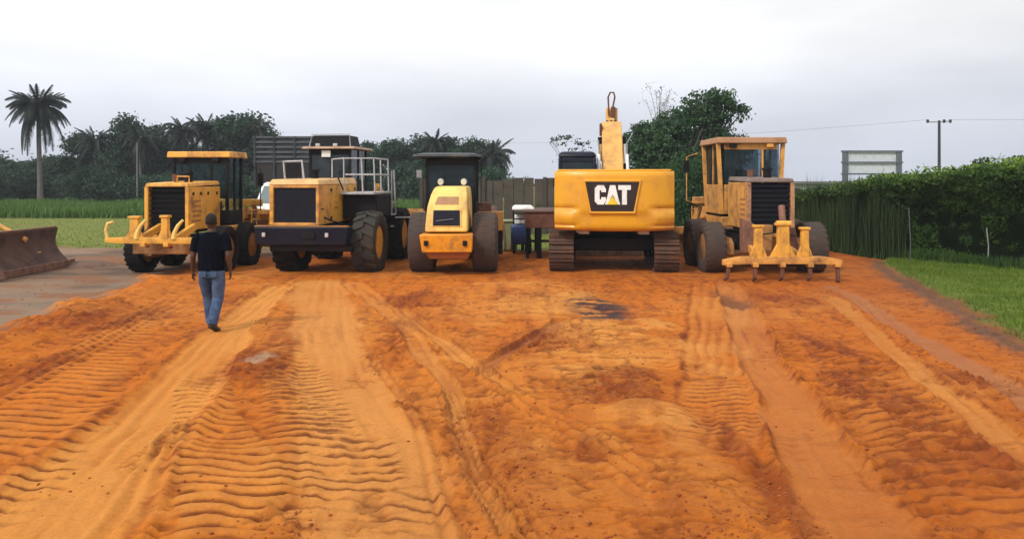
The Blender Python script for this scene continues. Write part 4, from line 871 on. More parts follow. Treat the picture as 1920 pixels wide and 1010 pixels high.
MB().prism([(9.35, 3.45), (8.9, 4.3), (9.0, 4.75), (9.3, 4.55), (9.9, 3.2), (10.3, 1.2), (10.0, 1.1)], 'x', bx - .2, bx + .2).build('stick', Y_BOOM, ex, .02)
MB().prism([(8.85, 4.2), (8.75, 4.75), (9.05, 4.8), (9.1, 4.2)], 'x', bx - .03, bx + .12).build('stick_bracket', RUST, ex, .01)
MB().tube([(bx - .10, 8.9, 4.45), (bx - .13, 8.8, 5.1), (bx - .06, 8.8, 5.26), (bx + .06, 8.8, 5.26), (bx + .10, 8.8, 5.1), (bx + .02, 8.85, 4.7), (bx + .08, 8.9, 4.4)], .03, 8).build('cylinder_yoke', RUST, ex, smooth=50)
bx = bs
MB().box(bx - bw - .07, bx - bw - .002, 4.5, 4.9, 3.55, 3.9).build('valve_guard', RUST, ex, .02)
MB().prism([(10.3, 1.15), (9.8, .9), (9.3, .3), (9.7, .05), (10.6, .25), (10.9, .7)], 'x', bx - .55, bx + .55).build('bucket', RUSTY2, ex, .03)
# undercarriage
sh = MB().box(-.30, .30, -.088, .088, -.02, .02).box(-.30, .30, -.08, -.055, .02, .055).box(-.30, .30, .0, .02, .02, .05); shm = sh.mesh('track_shoe', TRACK)
for s_ in (-1, 1):
    xx = s_ * 1.27
    fr = MB().prism([(.9, .25), (.7, .5), (1.0, .72), (3.6, .72), (4.0, .5), (3.8, .25)], 'x', xx - .18, xx + .18).build('track_frame', BLACK, ex, .02)
    MB().cyl((xx - .2, .85, .47), (xx + .2, .85, .47), .36).build('sprocket', BLACK, fr, smooth=40)
    MB().cyl((xx - .2, 3.95, .47), (xx + .2, 3.95, .47), .36).build('idler', BLACK, fr, smooth=40)
    per = []                                        # stadium path
    Rr = .42; ya, yb = .85, 3.95; L1 = yb - ya; tot = 2 * L1 + 2 * PI * Rr; nS = 46
    for q in range(nS):
        d = tot * q / nS
        if d < L1: y, z, a = ya + d, .47 + Rr, 0
        elif d < L1 + PI * Rr: a = (d - L1) / Rr; y, z = yb + Rr * math.sin(a), .47 + Rr * math.cos(a)
        elif d < 2 * L1 + PI * Rr: a = PI; y, z = yb - (d - L1 - PI * Rr), .47 - Rr
        else: a = PI + (d - 2 * L1 - PI * Rr) / Rr; y, z = ya + Rr * math.sin(a), .47 + Rr * math.cos(a)
        link('track_shoe', shm, fr, loc=(xx, y, z), rot=(-a, 0, 0))
MB().box(-1.0, 1.0, 1.2, 3.0, .47, .8).build('centre_frame', BLACK, ex, .03)

# ---------------------------------------------------------------- bulldozer (blade in view, body beyond the left edge)
bd = thing('bulldozer', 'rusty bulldozer at the left edge, only its wide curved blade in view', 'bulldozer', (-11.75, 19.2, 0), math.radians(-90))
# local frame: x runs along -Y of the world ... blade spans local x, faces local y+
pts = [(-.02 + .26 * (1 - math.cos(a)), .50 + .52 * math.sin(a)) for a in np.linspace(-1.25, 1.15, 12)]
front = [(.10 - (.24 * math.sin(PI * t)) - .42 * t, .97 * t) for t in np.linspace(0, 1, 12)]
back = [(y - .05, z) for y, z in front[::-1]]
MB().prism(front + back, 'x', -2.05, 2.0).build('blade', BLADE, bd, smooth=30)
MB().box(-2.05, 2.0, .101, .15, -.02, .16).build('cutting_edge', RUSTY2, bd, .008)
for x in (-2.08, 2.0): MB().prism([(y, z) for y, z in front] + [(-.48, .96), (-.34, .1)], 'x', x, x + .03).build('blade_side', BLADE, bd)
MB().box(-2.05, 2.0, -.50, -.33, .975, 1.02).build('blade_top_rail', RUST, bd, .01)
for x in (-1.2, 1.1):
    MB().prism([(-.3, .2), (-.3, .42), (-3.2, .5), (-3.2, .3)], 'x', x - .1, x + .1).build('push_arm', Y_TAN, bd, .02)
    MB().cyl((x * .55, -.3, .75), (x * .5, -1.7, 1.5), .06).build('lift_cylinder', Y_TAN, bd, smooth=40)
    MB().prism([(-1.6, .0), (-1.95, .35), (-1.7, .8), (-4.6, .85), (-5.0, .5), (-4.7, .0)], 'x', x * 1.0 - .25, x * 1.0 + .25).build('track', TRACK, bd, .04)
MB().prism([(-1.7, .7), (-1.7, 1.6), (-3.3, 1.75), (-3.3, .7)], 'x', -.55, .45).build('hood', Y_TAN, bd, .03)
MB().box(-.5, .4, -1.72, -1.69, .8, 1.5).build('grille', DARK, bd, .01)
MB().box(-.75, .65, -4.9, -3.3, .7, 1.5).build('body', Y_TAN, bd, .03)
for x in (-.7, .6):
    for y in (-4.7, -3.4): MB().box(x - .04, x + .04, y - .04, y + .04, 1.5, 2.7).build('canopy_post', Y_TAN, bd)
MB().box(-.9, .8, -5.0, -3.2, 2.7, 2.8).build('canopy', Y_TAN, bd, .02)
# end bit of the blade nearest the camera: pale worn skid
MB().prism([(.16, 0), (.42, .02), (.30, .22), (.05, .62), (-.10, .75)], 'x', 1.25, 1.40).build('corner_brace', RUSTY2, bd, .02)
# mound of grey-brown spoil at the blade's far end
def mound(x, y, rx, ry, h, m, label, name='spoil_heap', seed=1):
    n = 28; vs = []; fs = []
    for j in range(9):
        r = 1 - j / 8
        for i in range(n):
            a = 2 * PI * i / n; k_ = 1 + .25 * (float(vnoise(np.array([math.cos(a) * 2 + 5.]), np.array([math.sin(a) * 2 + seed]), seed)[0]) - .5) * 2
            px_, py_ = rx * r * k_ * math.cos(a), ry * r * k_ * math.sin(a)
            vs.append((px_, py_, h * (1 - r ** 2) ** 1.3 * (.8 + .4 * float(vnoise(np.array([px_ * 3 + 9]), np.array([py_ * 3]), seed)[0])) - .06 * (j == 0)))
    for j in range(8):
        for i in range(n): fs.append((j * n + i, j * n + (i + 1) % n, (j + 1) * n + (i + 1) % n, (j + 1) * n + i))
    mb = MB(); mb.v = vs; mb.f = fs; o = mb.build(name, m, None, smooth=60, loc=(x, y, gz(x, y) - .01)); return tag(o, label, 'spoil heap')
mound(-11.3, 21.2, .8, .7, .14, mat('grey_spoil', (.15, .09, .06), .95, (.08, .05, .04), .5, 5, fine=.2, bump=.5), 'low heap of grey-brown spoil at the far end of the bulldozer blade')

# ---------------------------------------------------------------- things parked and lying behind the row
def small_wheel(par, x, y, r, w_): return wheel(par, x, y, r, w_, RUBBER_D, STEEL, 20, .01, z=r)
tt = thing('tipper_truck', 'dark grey tipper truck body rising behind the loader and the left grader', 'truck', (-10.0, 35.2, 0), 0)
MB().box(-1.35, 1.35, 0, 6.0, 3.0, 4.15).build('tipper_body', SLATE, tt, .03)
MB().box(-1.28, 1.28, -.02, 6.0, 1.9, 2.998).build('tipper_lower_body', BROWN_D, tt, .02)
rb = MB().box(-1.38, 1.38, -.06, -.003, -.04, .04).mesh('body_rib', mat('slate_rib', (.07, .078, .09), .6), 0)
for z in (3.04, 3.25, 3.46, 3.68, 3.9, 4.12): link('body_rib', rb, tt, loc=(0, 0, z))
rv = MB().box(-.04, .04, -.09, -.062, 1.95, 4.15).mesh('body_post', SLATE)
for x in (-1.3, -.45, .45, 1.3): link('body_post', rv, tt, loc=(x, 0, 0))
MB().box(-.5, .5, .2, 8.2, .95, 1.4).build('chassis', BLACK, tt, .02)
for y in (1.2, 2.6, 7.6):
    for x in (-1.0, 1.0): small_wheel(tt, x, y, .52, .5 if y < 5 else .3)
MB().box(-1.2, 1.2, 6.4, 8.6, 1.2, 3.2).build('truck_cab', SLATE, tt, .1)
for x in (-1.0, 1.0): MB().box(x - .14, x + .14, .0, .06, 1.1, 1.25).build('tail_lamp', mat('red_lens', (.25, .01, .01), .3), tt, .01)

vn = thing('van', 'white van facing the camera between the left grader and the wheel loader', 'van', (-8.6, 29.3, 0), 0)
MB().loft([[(-.9, 0, .42), (.9, 0, .42), (.9, 4.6, .42), (-.9, 4.6, .42)], [(-.92, -.04, .75), (.92, -.04, .75), (.92, 4.64, .75), (-.92, 4.64, .75)], [(-.9, .02, 1.2), (.9, .02, 1.2), (.9, 4.6, 1.2), (-.9, 4.6, 1.2)], [(-.86, .25, 1.42), (.86, .25, 1.42), (.86, 4.55, 1.42), (-.86, 4.55, 1.42)], [(-.78, .75, 2.08), (.78, .75, 2.08), (.78, 4.45, 2.08), (-.78, 4.45, 2.08)], [(-.7, .95, 2.16), (.7, .95, 2.16), (.7, 4.3, 2.16), (-.7, 4.3, 2.16)]]).build('body', WHITE, vn, .04)
MB().hull([(-.78, .185, 1.38), (.78, .185, 1.38), (.78, .3, 1.38), (-.78, .3, 1.38)], [(-.7, .69, 2.02), (.7, .69, 2.02), (.7, .8, 2.02), (-.7, .8, 2.02)]).build('windscreen', mat('grey_screen', (.16, .20, .21), .1), vn, .02)
MB().box(-.5, .5, -.07, -.02, .78, .95).build('grille', BLACK, vn, .01)
MB().box(-.93, .93, -.12, -.04, .42, .62).build('bumper', STEEL, vn, .03)
for x in (-.7, .7):
    MB().box(x - .15, x + .15, -.06, .0, .8, 1.0).build('headlight', LAMP, vn, .02)
    MB().box(x * 1.42 - .08, x * 1.42 + .08, .45, .52, 1.45, 1.7).build('mirror', BLACK, vn, .02)
    for y in (.8, 3.7): small_wheel(vn, x * 1.15, y, .33, .2)
MB().box(-.02, .02, .4, .44, 1.42, 1.95).build('wiper', BLACK, vn)

# boundary wall of upright boards and posts
def board_wall(name, label, pts, h, m, mp_, bwid=.42, post_every=6, jit=.04):
    t = thing(name, label, 'wall', (pts[0][0], pts[0][1], 0))
    ox, oy = pts[0]; meshes = [MB().box(0, bwid - .03, -.03 - .01 * q, .03, -.1, h + jit * (q - 1.5)).mesh('board', m) for q in range(4)]
    pm = MB().box(-.07, .07, -.12, .06, -.1, h + .09).mesh('post', mp_)
    idx = 0
    for (ax, ay), (bx_, by_) in zip(pts[:-1], pts[1:]):
        L = math.hypot(bx_ - ax, by_ - ay); a = math.atan2(by_ - ay, bx_ - ax); n_ = int(L / bwid)
        for q in range(n_):
            x = ax + (bx_ - ax) * q / n_ - ox; y = ay + (by_ - ay) * q / n_ - oy
            link('board', meshes[random.randrange(4)], t, loc=(x, y, 0), rot=(0, 0, a))
            if idx % post_every == 0: link('post', pm, t, loc=(x, y, 0), rot=(0, 0, a))
            idx += 1
    MB().tube([(p[0] - ox, p[1] - oy + .05, h - .25) for p in pts], .04, 4).build('rail', mp_, t)
    return t
board_wall('boundary_wall', 'weathered grey-brown board wall behind the roller and the excavator', [(WX(790, 33), 33), (WX(1215, 33), 33.4)], 2.27, mat('brown_board', (.085, .068, .052), .9, (.04, .033, .028), .5, 1.6, fine=.2, bump=.3), mat('wall_post', (.06, .048, .04), .9))
tb = thing('storage_tank', 'pale green low water tank beside the roller drum', 'tank', (WX(954, 25.5), 25.5, 0))
MB().hull([(-.22, -.3, .02), (.26, -.3, .02), (.26, .4, .02), (-.22, .4, .02)], [(-.34, -.36, .92), (.34, -.36, .92), (.34, .46, .92), (-.34, .46, .92)]).build('shell', GREEN_P, tb, .03)
MB().box(-.38, .38, -.40, .50, .923, .97).build('rim', GREEN_P, tb, .015)
for x in (-.15, .05, .22): MB().box(x - .015, x + .015, -.37, -.28, .1, .85).build('rib', GREEN_P, tb)
tk = thing('cargo_tricycle', 'small cargo tricycle with white canopy and blue body behind the rusty trailer', 'tricycle', (WX(981, 24.5), 24.3, 0))
MB().loft([[(-.34, 0, 1.33), (.34, 0, 1.33), (.34, 1.3, 1.33), (-.34, 1.3, 1.33)], [(-.33, .02, 1.40), (.33, .02, 1.40), (.33, 1.28, 1.40), (-.33, 1.28, 1.40)], [(-.25, .1, 1.45), (.25, .1, 1.45), (.25, 1.2, 1.45), (-.25, 1.2, 1.45)]]).build('canopy', WHITE, tk, .02)
for x in (-.30, .30):
    for y in (.05, 1.2): MB().box(x - .02, x + .02, y - .02, y + .02, .9, 1.33).build('canopy_post', BLACK, tk)
MB().box(-.26, .28, .3, .9, .88, 1.2).build('seat_box', WHITE, tk, .04)
for z in (1.06, 1.22): MB().box(-.30, .30, .0, .03, z - .02, z + .02).build('guard_rail', BLACK, tk)
MB().loft([[(-.30, .0, .28), (.18, .0, .28), (.18, 1.2, .28), (-.30, 1.2, .28)], [(-.38, -.06, .5), (.22, -.06, .5), (.22, 1.25, .5), (-.38, 1.25, .5)], [(-.36, -.04, .87), (.24, -.04, .87), (.24, 1.2, .87), (-.36, 1.2, .87)]]).build('body', BLUE, tk, .04)
for (x, y) in ((-.28, .3), (.2, .3), (0, 1.35)): small_wheel(tk, x, y, .24, .1)
tl = thing('flatbed_trailer', 'rusty brown flatbed trailer on dark stand legs beside the excavator track', 'trailer', (WX(985, 23), 23.0, 0))
MB().box(0, 1.85, 0, 2.6, .86, 1.30).build('side_board', RUST, tl, .02)
MB().box(-.05, 1.9, -.04, 2.65, 1.303, 1.36).build('deck', mat('trailer_deck', (.12, .06, .045), .85), tl, .01)
for x, w_ in ((.02, .09), (.33, .14), (1.2, .12)):
    for y in (.05, 2.3): MB().box(x, x + w_, y, y + .12, -.02, .858).build('stand_leg', BLACK, tl, .01)
MB().box(.02, 1.4, .07, .13, .45, .52).build('cross_brace', BLACK, tl)
MB().tube([(1.3, -.05, 1.05), (1.5, -.12, 1.12), (1.7, -.1, 1.0)], .04, 6).build('tow_hook', ORANGE, tl, smooth=50)
MB().box(1.15, 1.75, .6, 1.8, 1.36, 2.05).build('load_crate', BROWN_D, tl, .03)
# slab and stones seen between the excavator's tracks
sl = MB().hull([(-1.0, 0, 0), (1.05, .05, 0), (1.0, .8, 0), (-.95, .8, 0)], [(-.98, .02, .19), (1.0, .06, .16), (.98, .78, .17), (-.93, .78, .2)]).build('concrete_slab', mat('pale_concrete', (.60, .56, .48), .9, (.3, .25, .2), .4, 4, bump=.3), None, .02, loc=(WX(1142, 24.0), 23.7, 0))
tag(sl, 'pale concrete slab on the ground seen under the excavator', 'slab')
for i, (dx, w_, lab) in enumerate([(-.22, .17, 'tan stone on the slab, leftmost of the small three'), (.07, .18, 'tan stone on the slab, middle of the small three'), (.36, .18, 'tan stone on the slab, right-hand one of the small three'), (.72, .34, 'long tan stone at the right end of the slab')]):
    rs = []; rngs = random.Random(i)
    for z, q in [(0, .7), (.05, 1), (.12, .95), (.18, .6)]: rs.append([(w_ * .5 * q * math.cos(a) * (1 + rngs.uniform(-.1, .1)), .13 * q * math.sin(a), z) for a in np.linspace(0, 2 * PI, 12, endpoint=False)])
    o = MB().loft(rs).build('stone', STONE, None, smooth=50, loc=(WX(1142, 24.0) + dx, 24.05, .16)); tag(o, lab, 'stone', 'stones on the slab')

# billboard frame, utility pole and wires, low far building
bb = thing('billboard_frame', 'grey billboard frame with pale blank panels and three dark bars beyond the hedge', 'billboard', (WX(1635, 60), 60, 0))
BF = mat('billboard_steel', (.085, .10, .125), .6, (.14, .15, .16), .4, 3)
hwB = 2.08
for x in (-hwB, hwB):
    MB().box(x - .13 if x < 0 else x - .26, x + .26 if x < 0 else x + .13, -.1, .1, 0, 4.35).build('post', BF, bb, .01)
for z in (4.38, 3.55, 2.68): MB().box(-hwB - .2, hwB + .2, -.14, .14, z - .06, z + .06).build('crossbar', BF, bb)
for z_a, z_b in ((2.75, 3.48), (3.62, 4.31)): MB().box(-hwB + .265, hwB - .265, .02, .05, z_a, z_b).build('panel', mat('pale_sheet', (.54, .58, .62), .7), bb)
up = thing('utility_pole', 'dark utility pole with three insulators on its crossarm above the hedge', 'utility pole', (WX(1761, 52), 52, 0))
PB = mat('pole_dark', (.035, .035, .04), .8)
MB().cyl((0, 0, 0), (0, 0, 6.1), .11, .08).build('pole', PB, up, smooth=40)
MB().tube([(-.75, 0, 6.0), (0, 0, 6.0), (.7, 0, 6.05)], .035, 6).build('crossarm', STEEL, up)
for x in (-.75, .32, .72): MB().lathe([(.02, -.02), (.09, 0), (.06, .08), (.10, .1), (.07, .2), (.02, .22)], (x, 0, 5.95), 'z', 10).build('insulator', PB, up, smooth=40)
def wire(a, b, sag, label):
    p = []
    for i in range(25):
        t_ = i / 24; p.append((a[0] + (b[0] - a[0]) * t_, a[1] + (b[1] - a[1]) * t_, a[2] + (b[2] - a[2]) * t_ - sag * 4 * t_ * (1 - t_)))
    tag(MB().tube(p, .009, 4).build('overhead_wire', mat('wire', (.22, .23, .25), .6)), label, 'wire', 'overhead wires')
wpx = WX(1761, 52)
wire((wpx + .72, 52, 6.15), (wpx + 24, 40, 6.6), .4, 'thin overhead wire running from the pole to the right edge')
wire((wpx - .75, 52, 6.15), (wpx - 40, 100, 7.0), .7, 'faint overhead wire running left from the pole behind the grader')
lb = thing('low_building', 'low grey building with a flat roof edge far behind the right grader', 'building', (WX(1535, 70), 70, 0))
MB().box(-3.2, 3.2, 0, 5, 0, 1.9).build('wall', mat('far_wall', (.28, .29, .27), .9), lb)
MB().box(-3.5, 3.5, -.3, 5.3, 1.9, 2.1).build('roof', mat('far_roof', (.16, .16, .15), .8), lb)
for x in (-2, 0, 2): MB().box(x - .4, x + .4, -.03, 0.02, .8, 1.5).build('window', GLASS_D, lb)

# ---------------------------------------------------------------- the walking man
def limb(mb, pts, rad, n=14):
    """pts: centres, rad: (rx, ry) across; closed rounded tube"""
    pts = [Vector(p) for p in pts]; rings = []
    for i, p in enumerate(pts):
        d = (pts[min(i + 1, len(pts) - 1)] - pts[max(i - 1, 0)]).normalized()
        u = Vector((1, 0, 0)); u = (u - d * u.dot(d)).normalized(); v = d.cross(u)
        rx, ry = rad[i]; rings.append([p + u * rx * math.cos(2 * PI * k / n) + v * ry * math.sin(2 * PI * k / n) for k in range(n)])
    return mb.loft(rings)
def fuse(o, vox=.006, sm=4):
    r = o.modifiers.new('fuse', 'REMESH'); r.mode = 'VOXEL'; r.voxel_size = vox; r.use_smooth_shade = True
    s_ = o.modifiers.new('soften', 'SMOOTH'); s_.factor = .5; s_.iterations = sm; return o
SKIN = mat('dark_skin', (.075, .034, .02), .5, (.05, .022, .014), .3, 20, fine=.05)
HAIR = mat('black_hair', (.012, .008, .007), .85, fine=.1)
SHIRT = mat('dark_shirt', (.003, .004, .009), .95, (.006, .007, .013), .4, 8, fine=.2, bump=.2, bscale=90, spec=.05)
JEANS = mat('blue_jeans', (.03, .062, .14), .9, (.10, .155, .26), .5, 5, fine=.12, bump=.25, bscale=120)
SHOE = mat('brown_shoe', (.09, .05, .03), .6); SOLE = mat('shoe_sole', (.012, .01, .01), .8)
px_, py_ = WX(394, 11.95), 12.0
man = thing('person', 'man walking away in a dark t-shirt and blue jeans across the rutted soil', 'person', (px_, py_, gz(px_, py_ + .1) - .0), math.radians(3)); man.scale = (1.0, 1.0, 1.0)
b = MB()
limb(b, [(0, 0, .84), (0, 0, .93), (0, .0, 1.05), (0, .01, 1.20), (0, .01, 1.34), (0, 0, 1.43), (0, -.005, 1.475)], [(.12, .10), (.165, .12), (.145, .105), (.165, .115), (.185, .115), (.16, .09), (.07, .06)], 20)
limb(b, [(0, -.005, 1.44), (0, .005, 1.50), (0, .015, 1.56)], [(.065, .06), (.056, .058), (.058, .06)])
limb(b, [(0, .03, 1.51), (0, .028, 1.545), (0, .018, 1.59), (0, .01, 1.64), (0, .005, 1.69), (0, .0, 1.73), (0, 0, 1.75)], [(.03, .035), (.058, .075), (.070, .092), (.077, .100), (.075, .097), (.052, .068), (.015, .02)], 20)
limb(b, [(0, .105, 1.60), (0, .125, 1.615), (0, .10, 1.65)], [(.016, .012), (.013, .012), (.008, .008)], 8)     # nose
for s_ in (-1, 1): limb(b, [(s_ * .072, .0, 1.595), (s_ * .084, -.005, 1.62), (s_ * .08, -.005, 1.655)], [(.008, .016), (.010, .022), (.008, .016)], 8)
arms = {-1: [(-.175, 0, 1.415), (-.215, -.005, 1.36), (-.262, -.02, 1.12), (-.285, .03, .98), (-.292, .06, .89)], 1: [(.175, 0, 1.415), (.215, -.01, 1.36), (.268, -.06, 1.13), (.280, -.03, 1.0), (.275, .01, .905)]}
ar = [(.055, .055), (.054, .058), (.041, .044), (.036, .034), (.026, .022)]
for s_, p in arms.items():
    limb(b, p, ar); wz = Vector(p[-1]); d = (Vector(p[-1]) - Vector(p[-2])).normalized()
    palm = [wz, wz + d * .035, wz + d * .085]; limb(b, palm, [(.022, .026), (.018, .040), (.016, .041)], 10)
    for q in range(4):
        o_ = palm[2] + Vector((0, (-.030 + q * .020), 0)); L_ = [.066, .078, .072, .056][q] * 1.0
        limb(b, [o_ - d * .02, o_ + d * L_ * .5, o_ + d * L_ * .8 + Vector((-s_ * .012, 0, 0)), o_ + d * L_ + Vector((-s_ * .026, 0, 0.004))], [(.0085, .0085), (.0085, .0085), (.0075, .0075), (.006, .006)], 8)
    th = wz + d * .03; limb(b, [th, th + d * .02 + Vector((-s_ * .015, .035, 0)), th + d * .055 + Vector((-s_ * .022, .05, 0)), th + d * .075 + Vector((-s_ * .022, .052, 0))], [(.012, .012), (.011, .011), (.0095, .0095), (.007, .007)], 8)
legs = {-1: [(-.085, .0, .90), (-.10, .06, .72), (-.092, .155, .49), (-.085, .18, .32), (-.075, .20, .09)], 1: [(.085, 0, .90), (.10, .015, .70), (.088, .03, .48), (.078, -.08, .31), (.065, -.17, .115)]}
for p in legs.values(): limb(b, p, [(.09, .095), (.078, .085), (.055, .058), (.052, .055), (.034, .036)])
body = fuse(b.build('body', SKIN, man), .0055, 3)
b = MB()     # T-shirt
limb(b, [(0, 0, .90), (0, .0, .96), (0, .0, 1.06), (0, .005, 1.20), (0, .01, 1.33), (0, .0, 1.415), (0, -.005, 1.462), (0, -.005, 1.485)], [(.190, .145), (.196, .150), (.196, .145), (.203, .145), (.212, .135), (.196, .118), (.105, .085), (.070, .070)], 22)
for s_, p in arms.items():
    e = Vector(p[1]) * .30 + Vector(p[2]) * .70
    limb(b, [(s_ * .10, 0, 1.405), p[0], p[1], tuple(e)], [(.078, .078), (.082, .082), (.078, .082), (.070, .074)])
for q in (-.08, .03, .1): limb(b, [(q, -.13, .95), (q + .02, -.142, 1.1), (q - .02, -.135, 1.25)], [(.012, .010), (.014, .012), (.008, .008)], 8)   # folds
fuse(b.build('shirt', SHIRT, man), .008, 5)
b = MB()     # jeans
limb(b, [(0, 0, .80), (0, 0, .87), (0, 0, .95), (0, 0, .99)], [(.165, .13), (.182, .145), (.175, .135), (.165, .125)], 20)
for s_, p in legs.items():
    limb(b, [p[0], p[1], p[2], p[3], (p[4][0], p[4][1], p[4][2] + .0)], [(.105, .12), (.100, .112), (.082, .088), (.078, .082), (.070, .074)], 16)
    for k_ in range(3): z_ = p[4][2] + .03 + k_ * .035; limb(b, [(p[4][0] - .05, p[4][1] - .06, z_), (p[4][0], p[4][1] - .083 + .006 * k_, z_ + .008), (p[4][0] + .05, p[4][1] - .06, z_ + .002)], [(.006, .008), (.009, .009), (.006, .008)], 6)
jn = fuse(b.build('jeans', JEANS, man), .007, 3)
for s_ in (-1, 1): MB().box(s_ * .078 - .048, s_ * .078 + .048, -.158, -.146, .82, .91).build('pocket', mat('jeans_pocket', (.045, .085, .17), .85), jn, .004)
def shoe(x, y, z, pitch, yaw):
    r = []
    for yy, w_, h, z0 in [(-.085, .022, .05, .012), (-.07, .036, .085, .0), (-.02, .039, .088, 0), (.04, .040, .068, 0), (.10, .046, .050, 0), (.15, .042, .042, .002), (.185, .022, .025, .01)]:
        r.append([(w_ * math.cos(a), yy, z0 + h * .5 + h * .5 * math.sin(a)) for a in np.linspace(0, 2 * PI, 14, endpoint=False)])
    o = MB().loft(r).build('shoe', SHOE, man, smooth=60, loc=(x, y, z), rot=(pitch, 0, yaw))
    MB().prism([(-.036, -.085), (.036, -.085), (.040, .03), (.048, .10), (.040, .165), (.015, .192), (-.015, .192), (-.040, .165), (-.048, .10), (-.040, .03)], 'z', -.012, .012).build('sole', SOLE, o, .006)
shoe(-.075, .235, .022, 0, .10); shoe(.07, -.135, .06, math.radians(-26), -.22)
b = MB(); limb(b, [(0, -.03, 1.585), (0, -.022, 1.62), (0, -.012, 1.67), (0, -.006, 1.72), (0, -.002, 1.755), (0, 0, 1.762)], [(.055, .058), (.079, .082), (.083, .092), (.072, .086), (.035, .045), (.01, .01)], 20)
b.build('hair', HAIR, man, smooth=70)

# ---------------------------------------------------------------- trees
def place_tree(name, meshes, loc, sc, rz_, label, cat='tree', group=None):
    t = thing(name, label, cat, loc, rz_, group); t.scale = sc
    for nm, me in zip(('crown', 'trunk'), meshes): link(nm, me, t)
    return t
PROTO = []
for sd_ in range(5):
    r_ = random.Random(40 + sd_); lobes = []
    for k in range(6):
        a = 2 * PI * k / 6 + r_.uniform(-.4, .4); q = r_.uniform(.7, 1.7); lobes.append((q * math.cos(a), q * math.sin(a), r_.uniform(3.6, 6.3), r_.uniform(.9, 1.4), r_.uniform(.9, 1.4), r_.uniform(.8, 1.25)))
    lobes.append((r_.uniform(-.4, .4), 0, 6.7, 1.2, 1.2, 1.1)); lobes.append((r_.uniform(-.8, .8), 0, 3.0, 1.9, 1.7, 1.6))
    PROTO.append(tree_mesh(8, lobes, 430, 26, .34, .15, LM_FAR, 100 + sd_))
SHR = []
for sd_ in range(4):
    r_ = random.Random(80 + sd_); lobes = [(r_.uniform(-1.8, 1.8), r_.uniform(-.6, .6), r_.uniform(.8, 2.4), r_.uniform(.9, 1.4), 1.0, r_.uniform(.8, 1.3)) for _ in range(7)]
    SHR.append(tree_mesh(3, lobes, 300, 26, .30, .13, LM_FAR, 200 + sd_, .07, .4))
grp = 'trees of the far tree line'
names_ = ['leafmost', '']
TL = [  # px, top row, width px, distance, prototype, label
 (-75, 262, 120, 84, 0, None), (-5, 292, 90, 82, 1, 'low rounded tree at the left edge of the tree line'), (45, 300, 95, 85, 2, 'low tree directly behind the tall palm trunk'),
 (100, 290, 80, 84, 3, 'small tree just right of the tall palm trunk'), (152, 246, 84, 80, 4, 'spreading dark tree between the tall palm and the pale gaps in the canopy'),
 (212, 262, 70, 86, 0, 'tree with pale sky gaps left of the tallest left-hand tree'), (238, 213, 84, 78, 1, 'tall round-headed tree above the leftmost grader'), (292, 232, 80, 82, 2, 'tree left of the twin low palms'),
 (335, 236, 70, 84, 3, 'tree behind the cab of the leftmost grader'), (404, 224, 80, 82, 4, 'tree left of the broad green crown, behind the low palms'), (455, 208, 108, 78, 0, 'broad green-headed tree left of the tipper truck'),
 (508, 240, 60, 83, 1, 'lower tree sloping down behind the tipper truck body'), (560, 262, 76, 86, 2, 'tree behind the tipper truck, right part'), (622, 268, 70, 87, 3, 'tree behind the wheel loader canopy'),
 (690, 264, 64, 84, 4, 'tree just right of the wheel loader canopy'), (738, 258, 74, 80, 0, 'round tree above the gap between loader and roller'), (790, 252, 78, 80, 1, 'tree above the left half of the roller canopy'),
 (842, 255, 82, 78, 2, 'tree above the right half of the roller canopy'), (893, 258, 80, 76, 3, 'tree right of the roller canopy'), (924, 266, 52, 76, 4, 'last tree at the right end of the tree line')]
for i, (px, ty, wp, Y, k, lab) in enumerate(TL):
    hgt = WZ(ty, Y); wid = wp * Y / FPX
    place_tree('tree', PROTO[k], (WX(px, Y), Y, 0), (wid / 4.4 * 1.15, wid / 4.4 * 1.15, hgt / 8.0), i * 1.3, lab or 'tree of the tree line beyond the left edge', group=grp)
BL = ['beyond the left edge of the picture', 'at the far left edge behind the bulldozer blade', 'left of the tall palm trunk', 'just right of the tall palm trunk', 'halfway between the tall palm and the pale field pole', 'behind the tow hook of the left grader', 'right behind the pale field pole', 'behind the hood of the left grader', 'behind the left grader cab', 'behind the white van', 'behind the tipper truck body', 'behind the loader mirror frame', 'behind the wheel loader canopy', 'behind the loader deck railing', 'in the gap between loader and roller', 'behind the left side of the roller canopy', 'behind the roller cab', 'right of the roller canopy', 'at the right end under the last palm', 'low beside the end of the tree line']
SH = [(px, 318 + 14 * math.sin(px), 72 + 5 * math.sin(px * 3)) for px in range(-80, 960, 52)]
for i, (px, ty, Y) in enumerate(SH):
    o = thing('undergrowth_bush', 'dark undergrowth bush, ' + BL[i % len(BL)], 'bush', (WX(px, Y), Y, 0), i * 2.1, 'bushes under the far tree line'); hgt = WZ(ty, Y)
    o.scale = (1.05, 1.05, hgt / 3.1)
    for nm, me in zip(('crown', 'stem'), SHR[i % 4]): link(nm, me, o)
